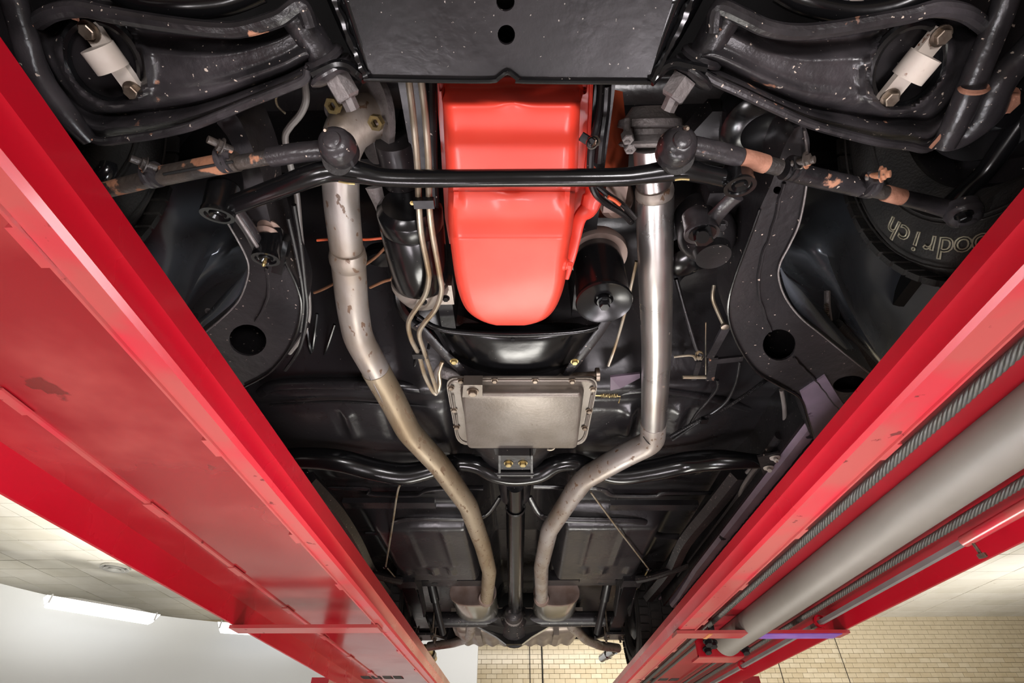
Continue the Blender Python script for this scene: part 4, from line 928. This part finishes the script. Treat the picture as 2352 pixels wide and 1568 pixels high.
# transmission case over the pan and tail housing
part('transmission_case', MB().ringloft([[H(XC + .145*f*math.cos(2*math.pi*k/24), y, .80 + .09*f*math.sin(2*math.pi*k/24)) for k in range(24)] for y, f in ((.98, 1.05), (1.30, 1.05), (1.42, .8), (1.62, .42), (1.8, .36))]), BLK)
part('shift_shaft', MB().tube(T([(1300, 866, .74), (1372, 862, .72)]), .010, 12, 1).lathe(P(1372, 860, .72), V((1, 0, 0)), [(.016, -.004), (.016, .004)], 16), BOLT)
part('throttle_valve_body', MB().tube(T([(1005, 850, .74), (1040, 862, .73), (1060, 868, .73)]), .014, 12, 2), CAST)
part('kickdown_spring', MB().tube([P(1380 + k*.62, 908 + 3*math.sin(k*1.1), .705) + V((0, 0, .004*math.cos(k*1.1))) for k in range(64)], .0011, 5, 1), ZINC)
part('spring_rod', MB().tube(T([(1366, 908, .705), (1425, 910, .705), (1421, 925, .70)]), .0016, 6, 1), ZINC)
# ---- bell housing dust cover
rows = []
for y, xl, xr, h, sag in cr([(742, 968, 1400, .775, 0), (757, 985, 1393, .742, 9), (766, 1000, 1378, .728, 14), (790, 1015, 1362, .724, 12), (820, 1040, 1335, .722, 6), (845, 1062, 1312, .724, 3), (858, 1085, 1288, .732, 3), (865, 1100, 1270, .75, 2)], 4):
    row = []
    for i in range(25):
        t = i/24; s_ = 2*t-1
        hh = h + .055*abs(s_)**3.2
        row.append(P(xl+(xr-xl)*t, y + sag*(1-s_*s_)*.6 - (abs(s_)**2.5)*sag*1.5, hh))
    rows.append(row)
bc = solid(part('flywheel_cover', MB().grid(rows), BLKG, label='glossy black bowl shaped flywheel cover', angle=70), .003)
part('cover_bead', MB().tube(T([(960, 728, .745), (1000, 752, .73), (1060, 763, .722), (1180, 768, .718), (1300, 764, .722), (1360, 755, .73), (1395, 738, .745)]), .0065, 12, 6), BLKG, bc)
part('vent_hole', MB().cyl(P(1178, 781, .7195), P(1178, 781, .722), .004), DARK, bc)
for pts in ([(1395, 735, .735), (1375, 765, .728), (1345, 805, .722), (1318, 838, .72), (1300, 862, .72)], [(958, 745, .735), (985, 775, .728), (1020, 812, .722), (1048, 838, .72), (1068, 862, .72)]):
    part('cover_arm', MB().tube(T(pts), [.010, .011, .011, .012, .008], 10, 4, flat=.3), CHAS, bc)
bolt(1043, 828, .708, 7, bc, ZINC); bolt(1320, 829, .708, 7, bc, ZINC)
part('bellhousing', MB().tube(T([(912, 655, .80), (920, 700, .775), (945, 735, .76), (985, 765, .75), (1010, 800, .75)]), [.01, .012, .013, .012, .01], 10, 4), BLKG)
bh = part('bellhousing_skirt', MB().grid([T([(905, 640, .84), (960, 690, .80), (1100, 740, .80), (1250, 742, .80), (1370, 720, .80), (1440, 640, .84)]), T([(915, 690, .82), (965, 745, .775), (1100, 775, .76), (1250, 775, .76), (1370, 755, .775), (1450, 690, .82)])]), BLK)
# ---- starter motor
sa, sb = P(940, 478, .71), P(966, 640, .725)
st = part('starter_motor', MB().lathe(sa, sb-sa, [(.02, -.012), (.042, -.010), (.052, 0), (.053, .004), (.053, .028), (.0515, .031), (.053, .034), (.053, (sb-sa).length-.01), (.050, (sb-sa).length)], 40), BLKG, label='black cylindrical starter motor')
ax = (sb-sa).normalized()
part('nose_cone', MB().lathe(sb, ax, [(.050, 0), (.051, .012), (.046, .03), (.038, .048), (.024, .054)], 30, sx=1.1), ALU, st, 'bare aluminium nose cone')
part('nose_foot', MB().box(sb + ax*.03 + V((.045, 0, -.002)), (.03, .05, .03)), ALU, st, smooth=False)
for x, y in ((972, 692), (1024, 684)):
    bolt(x, y, .668, 7, st, BLKG)
bolt(947, 466, .655, 4, st, ZINC); bolt(975, 470, .655, 4, st, BLK)
part('solenoid', MB().cyl(P(905, 325, .76), P(925, 420, .76), .03, seg=24), BLK, st)
part('starter_bracket', MB().tube(T([(858, 430, .74), (872, 470, .74), (878, 500, .74)]), [.014, .010, .006], 8, 3, flat=.3), CAST, st)
# engine mount bits left
part('engine_mount', MB().box(P(905, 345, .80), (.05, .05, .04)).box(P(880, 300, .84), (.06, .05, .05)), BLK, smooth=False)
# ---- transmission cooler lines, fuel and brake lines
hose([(938, 178, .70), (948, 260, .69), (958, 370, .68), (962, 470, .66), (968, 540, .655), (982, 610, .655), (985, 640, .655), (975, 680, .66), (945, 725, .665), (938, 748, .668), (945, 780, .67), (962, 815, .68), (975, 860, .69), (992, 895, .69), (1002, 905, .69)], .0048, LINE, 'cooler_line', label='front tan cooler line')
hose([(966, 178, .70), (976, 260, .69), (984, 370, .68), (986, 470, .66), (994, 540, .655), (1010, 630, .655), (1014, 670, .655), (1000, 710, .66), (972, 745, .665), (963, 768, .668), (972, 800, .67), (985, 840, .68), (998, 880, .69), (1004, 900, .69), (1010, 880, .70), (1008, 855, .71), (1016, 830, .72)], .0048, LINE, 'cooler_line')
hose([(1002, 905, .69), (1000, 870, .70), (1002, 850, .71), (1015, 835, .72)], .0045, GREYH, 'cooler_line')
hose([(990, 178, .73), (992, 260, .72), (995, 400, .71), (1000, 480, .71)], .007, BLK, 'hose')
cc = P(965, 815, .675); part('line_clip', MB().box(cc, (.03, .014, .01)), BLK, smooth=False)
cc = P(974, 466, .655); part('line_clip', MB().box(cc, (.03, .014, .01)), BLKG, smooth=False)
hose([(700, 190, .78), (703, 230, .77), (690, 262, .77), (665, 292, .77), (655, 315, .77), (662, 360, .77), (672, 400, .77), (682, 450, .76), (690, 540, .75), (700, 620, .74), (708, 680, .73), (708, 730, .72), (695, 770, .71), (665, 810, .71)], .0052, GREYH, 'fuel_line', label='grey line running down beside the left rail')
part('line_clip', MB().box(P(702, 745, .712), (.014, .01, .01)), BLK, smooth=False)
hose([(690, 190, .78), (640, 215, .78), (636, 240, .79), (655, 260, .80)], .0018, LINE, 'thin_wire')
hose([(728, 552, .78), (770, 549, .78), (840, 550, .77), (890, 545, .77)], .0024, COPPER, 'orange_wire', label='thin bright orange wire')
hose([(722, 672, .82), (760, 655, .80), (850, 600, .79), (888, 565, .78)], .003, BRONZE, 'ground_strap')
hose([(850, 660, .78), (885, 645, .77), (912, 640, .76)], .003, BRONZE, 'ground_strap')
bolt(908, 642, .755, 8, bc, BOLT); bolt(892, 562, .77, 5, bc, BOLT)
part('heat_shield_stamping', MB().lathe(P(880, 592, .82), V((0, 0, -1)), [(.04, -.02), (.04, 0), (.03, .008)], 24, sy=.6), BLKG)
# V-shaped firewall creases
for pts in ([(728, 720, .90), (722, 770, .88), (716, 815, .87)], [(705, 745, .89), (710, 790, .87), (716, 818, .87)], [(768, 745, .89), (750, 800, .87), (730, 860, .86)], [(962, 800, .86), (952, 840, .85), (944, 875, .85)], [(990, 770, .87), (984, 800, .86)]):
    part('pressed_crease', MB().tube(T(pts), .004, 8, 4), BLKG)
part('toe_lip', MB().tube(T([(600, 900, .815), (640, 884, .815), (760, 880, .815), (900, 884, .815), (1000, 895, .83)]), .016, 12, 5), FLOORP)
part('toe_lip', MB().tube(T([(1390, 905, .83), (1480, 892, .815), (1600, 905, .81), (1720, 935, .81)]), .014, 12, 5), FLOORP)
part('toe_seam', MB().tube(T([(620, 930, .80), (760, 922, .80), (860, 926, .80), (1010, 935, .81)]), .004, 8, 5), BLK)
part('tunnel_brace', MB().poly(T([(1402, 866, .77), (1470, 858, .78), (1470, 868, .78), (1425, 892, .77), (1402, 897, .77)]), V((0, 0, .006))), PURP, smooth=False)
# ---- clutch / parking brake / shift linkage at right
hose([(1462, 600, .80), (1440, 700, .78), (1415, 790, .76), (1397, 840, .74)], .0036, LINE, 'shift_rod')
hose([(1553, 640, .82), (1572, 710, .80), (1590, 770, .78), (1600, 800, .77), (1612, 815, .765)], .0045, CHAS, 'linkage_rod')
part('linkage_spring', MB().tube([P(1606 + 8*math.cos(k*.9), 812 + k*.25 + 8*math.sin(k*.9), .765) for k in range(30)], .002, 6, 1), LINE)
hose([(1548, 819, .77), (1588, 816, .765), (1598, 826, .765)], .0028, LINE, 'linkage_rod')
hose([(1640, 655, .82), (1637, 685, .80), (1648, 715, .78), (1662, 745, .76)], .0042, LINE, 'linkage_rod')
blk = part('bellcrank', MB().bar(P(1668, 750, .755), P(1630, 820, .76), .018, .006).bar(P(1628, 830, .76), P(1706, 822, .76), .018, .006).bar(P(1640, 820, .76), P(1630, 872, .765), .018, .006), ARM, smooth=False)
part('pivot_bush', MB().lathe(P(1664, 747, .75), V((0, 0, -1)), [(.0085, 0), (.0085, .006), (.004, .008)], 18), BOLT, blk)
part('cross_pin', MB().tube(T([(1568, 866, .77), (1640, 866, .77)]), .0045, 8, 1), LINE, blk)
part('hanger_strip', MB().bar(P(1606, 830, .768), P(1594, 872, .775), .012, .003), ARM, blk, smooth=False)
hose([(1621, 740, .85), (1621, 860, .80)], .0015, LINE, 'thin_wire')
hose([(1648, 872, .77), (1648, 890, .77), (1630, 915, .77), (1600, 950, .77), (1580, 985, .77)], .004, BLK, 'brake_cable')
hose([(1700, 830, .78), (1690, 880, .77), (1665, 925, .77), (1610, 965, .765), (1545, 1010, .765)], .0042, BLK, 'brake_cable')
pts = cr([(1760, 872, .77), (1715, 905, .765), (1660, 940, .765), (1610, 962, .765), (1540, 1002, .765)], 12)
part('corrugated_conduit', MB().tube([P(*q) for q in cr([tuple(p) for p in pts], 3)], [.0055 if k % 2 else .0042 for k in range(len(cr([tuple(p) for p in pts], 3)))], 8, 1), BLK)
part('conduit_clip', MB().box(P(1617, 965, .76), (.018, .022, .01)), BLKG, smooth=False)
hose([(1795, 895, .74), (1802, 940, .73), (1800, 985, .73), (1780, 1020, .72), (1740, 1060, .72), (1715, 1085, .72)], .0055, GREYH, 'fuel_line')
hose([(1775, 1030, .70), (1735, 1075, .70), (1705, 1120, .70), (1690, 1165, .70), (1650, 1225, .70), (1600, 1290, .705), (1540, 1350, .71)], .006, GREYH, 'fuel_line')
hose([(1790, 1000, .705), (1745, 1065, .705), (1690, 1150, .705), (1600, 1270, .71), (1560, 1320, .715)], .012, CHAS, 'frame_tube')
part('clutch_boot', MB().lathe(P(1572, 600, .80), V((0, 0, -1)), [(.035, -.03), (.032, 0), (.036, .006), (.024, .014)], 24), BLKG)
part('toe_boss', MB().lathe(P(1620, 640, .93), V((0, .3, -1)), [(.07, -.02), (.06, .006), (.02, .014)], 24), FLOORP)
part('sheet_tab', MB().box(P(1652, 585, .84), (.02, .02, .03)), CAST, smooth=False)
# ---- transmission crossmember
cmx = part('transmission_crossmember', MB().tube(T([(640, 1056, .755), (700, 1052, .755), (780, 1058, .753), (860, 1078, .751), (930, 1088, .749), (1000, 1074, .765), (1050, 1062, .770), (1095, 1066, .765), (1135, 1086, .750), (1185, 1093, .745), (1240, 1086, .750), (1280, 1064, .765), (1325, 1062, .770), (1370, 1078, .765), (1425, 1088, .751), (1500, 1078, .751), (1580, 1062, .753), (1650, 1056, .725), (1720, 1058, .705), (1790, 1062, .695)]), [.032, .032, .0335, .0335, .0335, .029, .028, .028, .029, .030, .029, .028, .028, .029, .0335, .0335, .0335, .030, .022, .016], 24, 5), BLKG, label='black tubular crossmember bowed round the exhaust')
part('end_flange', MB().poly(T([(1740, 1050, .672), (1790, 1040, .672), (1800, 1062, .672), (1752, 1088, .672)]), V((0, 0, .006))), CHAS, cmx, smooth=False)
for x, y in ((1780, 1050), (1765, 1073)):
    part('end_bolt', MB().lathe(P(x, y, .672), V((0, .1, -1)), [(.014, 0), (.013, .004), (.008, .007)], 20).cyl(P(x, y, .67), P(x, y, .665)-V((0, 0, .010)), .006, seg=10), WHITEP, cmx)
mt = part('mount_bracket', MB().poly(T([(1150, 1046, .655), (1217, 1046, .655), (1222, 1078, .655), (1146, 1078, .655)]), V((0, 0, .03))), CHAS, label='black transmission mount bracket')
for x in (1145, 1219):
    part('bracket_cheek', MB().poly(T([(x, 1046, .655), (x+5, 1046, .655), (x+5, 1098, .645), (x, 1098, .645)]), V((0, 0, .03))), CHAS, mt, smooth=False)
part('rubber_mount', MB().poly(T([(1134, 1030, .68), (1232, 1030, .68), (1228, 1044, .68), (1138, 1044, .68)]), V((0, 0, .02))), RUB, mt, smooth=False)
part('through_tube', MB().cyl(P(1142, 1086, .652), P(1226, 1086, .652), .009, seg=14), BLKG, mt)
bolt(1168, 1062, .655, 8, mt, ZINC); bolt(1201, 1062, .655, 8, mt, ZINC)
hose([(1246, 1020, .75), (1258, 1032, .74), (1272, 1030, .74), (1278, 1015, .75)], .003, LINE, 'vent_tube')
# ---- parking brake cables
hose([(922, 1110, .74), (913, 1130, .74), (900, 1215, .735), (886, 1300, .73)], .0035, LINE, 'parking_brake_cable', label='left slanting parking brake cable')
hose([(886, 1300, .73), (905, 1322, .735), (925, 1345, .74), (950, 1385, .75)], .003, LINE, 'parking_brake_cable')
hose([(1357, 1130, .74), (1420, 1215, .735), (1490, 1306, .73)], .0035, LINE, 'parking_brake_cable', label='right slanting parking brake cable')
hose([(1490, 1306, .73), (1470, 1340, .74), (1448, 1370, .75), (1430, 1390, .75)], .003, ZINC, 'parking_brake_cable')
for x, y in ((922, 1106), (886, 1300), (1490, 1306), (1448, 1362)):
    part('cable_hook', MB().lathe(P(x, y, .735), V((0, 0, -1)), [(.012, 0), (.012, .006), (.006, .01)], 14), BLKG)
# ---- driveshaft, axle, differential
ds = part('driveshaft', MB().tube([P(1183, 1112, .775), P(1184, 1150, .775), P(1184, 1170, .775), P(1184, 1180, .775), P(1184, 1300, .775), P(1184.5, 1400, .77), P(1185, 1414, .77), P(1185, 1426, .768)], [.030, .030, .030, .035, .0375, .0385, .034, .026], 32, 3), BLKG, label='long dark steel driveshaft')
part('yoke_joint', MB().tube([P(1185, 1420, .768), P(1185, 1432, .766)], .028, 20, 1).cyl(P(1168, 1430, .765), P(1202, 1430, .765), .014), CHAS, ds)
part('shaft_seam_ring', MB().lathe(P(1184, 1165, .775), V((0, 1, 0)), [(.034, -.01), (.037, 0), (.034, .01)], 28, close_ends=False), CHAS, ds)
ay = 3.32
def Z(px, y, h):  # x for a pixel column at known depth and height
    z = V((0, y, CZ+h)); return (px-1204)*mpp(z)
axl = part('rear_axle', MB().tube([H(-.62, ay, .742), H(-.2, ay, .742), H(.2-.04, ay, .742), H(.58, ay, .742)], .040, 24, 1), CHAS, label='black rear axle tube')
cx = Z(1185, ay, .75)
diff = part('differential', MB().lathe(H(cx, ay+.05, .735), V((0, 1, -.05)), [(.03, -.2), (.045, -.19), (.052, -.15), (.060, -.12), (.085, -.07), (.098, -.03), (.10, .05), (.08, .10), (.02, .13)], 36), CHAS, label='black differential housing')
hh_ = .732
dia = [(-.25, hh_+.0), (-.10, hh_-.075), (-.045, hh_-.112), (.045, hh_-.112), (.10, hh_-.075), (.25, hh_), (.10, hh_+.07), (-.10, hh_+.07)]
part('banjo_plate', MB().poly([H(cx+x, ay+.02, h) for x, h in dia], V((0, .05, 0))), BLKG, diff, angle=20)
for s_ in (-1, 1):
    part('axle_web', MB().ringloft([[H(cx+s_*.05, ay-.05, .69), H(cx+s_*.05, ay+.02, .655), H(cx+s_*.05, ay+.02, .80), H(cx+s_*.05, ay-.05, .79)], [H(cx+s_*.25, ay-.0, .728), H(cx+s_*.25, ay+.02, .722), H(cx+s_*.25, ay+.02, .77), H(cx+s_*.25, ay-.0, .77)]]), BLKG, diff, angle=20)
part('carrier_rim', MB().tube([H(cx+.098*math.cos(t), ay+.09, .733+.11*math.sin(t)) for t in [math.pi + k*math.pi/14 for k in range(15)]], .012, 8, 1), BLK, diff)
part('pinion_nose', MB().lathe(H(cx, ay-.12, .74), V((0, -1, 0)), [(.058, -.05), (.052, -.02), (.040, .0), (.036, .02), (.028, .03)], 24), CAST, diff)
# leaf springs, shackles and plates
for s_, pxi in ((-1, 985), (1, 1412)):
    x = Z(pxi, ay, .70)
    sp = part('leaf_spring', MB().bar(H(x, 2.62, .74), H(x, ay, .665), .064, .012).bar(H(x, ay, .665), H(x, 3.92, .76), .064, .012).bar(H(x, 2.8, .735), H(x, ay, .678), .064, .012), BLKG, label='left leaf spring' if s_ < 0 else 'right leaf spring', smooth=False)
    part('spring_plate', MB().box(H(x, ay, .655), (.10, .14, .012)), CHAS, sp, smooth=False)
    for dx in (-.04, .04):
        for dy in (-.05, .05): part('u_bolt', MB().cyl(H(x+dx, ay+dy, .80), H(x+dx, ay+dy, .63), .006, seg=8).hexb(H(x+dx, ay+dy, .652), V((0, 0, -1)), .010, .010), BOLT, sp)
    part('spring_hanger', MB().box(H(x, 2.62, .77), (.09, .12, .08)), CHAS, sp, smooth=False)
    for dx in (-.04, .04): part('hanger_cheek', MB().bar(H(x+dx, 2.60, .80), H(x+dx*.9, 2.98, .70), .008, .05), CHAS, sp, smooth=False)
    part('shackle', MB().bar(H(x-.035, 3.92, .76), H(x-.035, 4.0, .84), .006, .03).bar(H(x+.035, 3.92, .76), H(x+.035, 4.0, .84), .006, .03), BLK, sp, smooth=False)
    part('shock_absorber', MB().tube([H(x-s_*.10, ay-.05, .66), H(x-s_*.07, ay-.25, .78)], .018, 14, 1).tube([H(x-s_*.07, ay-.25, .78), H(x-s_*.05, ay-.35, .86)], .024, 14, 1), BLK)
    part('trailing_bracket', MB().tube([H(x+s_*.02, 2.55, .735), H(x+s_*.08, 2.45, .72), H(x+s_*.20, 2.2, .70)], [.02, .016, .014], 10, 3), CHAS)
part('rear_crossmember', MB().box(H(XC-.36, 2.80, .815), (.44, .09, .05)), FLOORP, smooth=False)
part('rear_crossmember', MB().box(H(XC+.36, 2.80, .815), (.44, .09, .05)), FLOORP, smooth=False)
for s_ in (-1, 1):
    part('crossmember_hole', MB().cyl(H(XC+s_*.42, 2.80, .7885), H(XC+s_*.42, 2.80, .79), .016), DARK)
# ---- fuel tank with corrugated underside and straps
ty0, ty1 = 3.72, 4.08
tx0, tx1 = Z(1043, 3.9, .75), Z(1341, 3.9, .75)
def tank_h(x, y):
    u = (x-tx0)/(tx1-tx0)
    h = .755 + .02*abs(2*u-1)**6
    if y > ty0+.12: h -= .014*(.5+.5*math.cos((x-tx0)/(tx1-tx0)*2*math.pi*10))*ss(ty0+.12, ty0+.18, y)
    e = min(x-tx0, tx1-x); h += .05*(1-ss(0, .06, e))
    return h
TANK = mat('tank_grey', (.32, .27, .23), .4, .6, var=(.24, .2, .17), vscale=8)
rows = [[H(tx0, ty0, .90)] + [H(tx0+(tx1-tx0)*i/100, ty0, .90) for i in range(101)] + [H(tx1, ty0, .90)]]
for j in range(21):
    y = ty0 + (ty1-ty0)*j/20
    rows.append([H(tx0, y, .90)] + [H(tx0+(tx1-tx0)*i/100, y, tank_h(tx0+(tx1-tx0)*i/100, y) + .03*(1-ss(0, .03, y-ty0))) for i in range(101)] + [H(tx1, y, .90)])
rows.append([H(p.x, ty1+.01, .90) for p in rows[-1]])
tk = part('fuel_tank', MB().grid(rows), TANK, label='grey brown fuel tank with corrugated underside', angle=50)
for px in (1107, 1278):
    x = Z(px, 3.9, .75)
    part('tank_strap', MB().box(H(x, (ty0+ty1)/2-.06, .735), (.035, .30, .004)).box(H(x, ty0-.04, .80), (.035, .005, .13)), TANK, tk, smooth=False)
part('tank_seam', MB().box(H((tx0+tx1)/2, ty0-.005, .80), (tx1-tx0+.03, .02, .006)), TANK, tk, smooth=False)
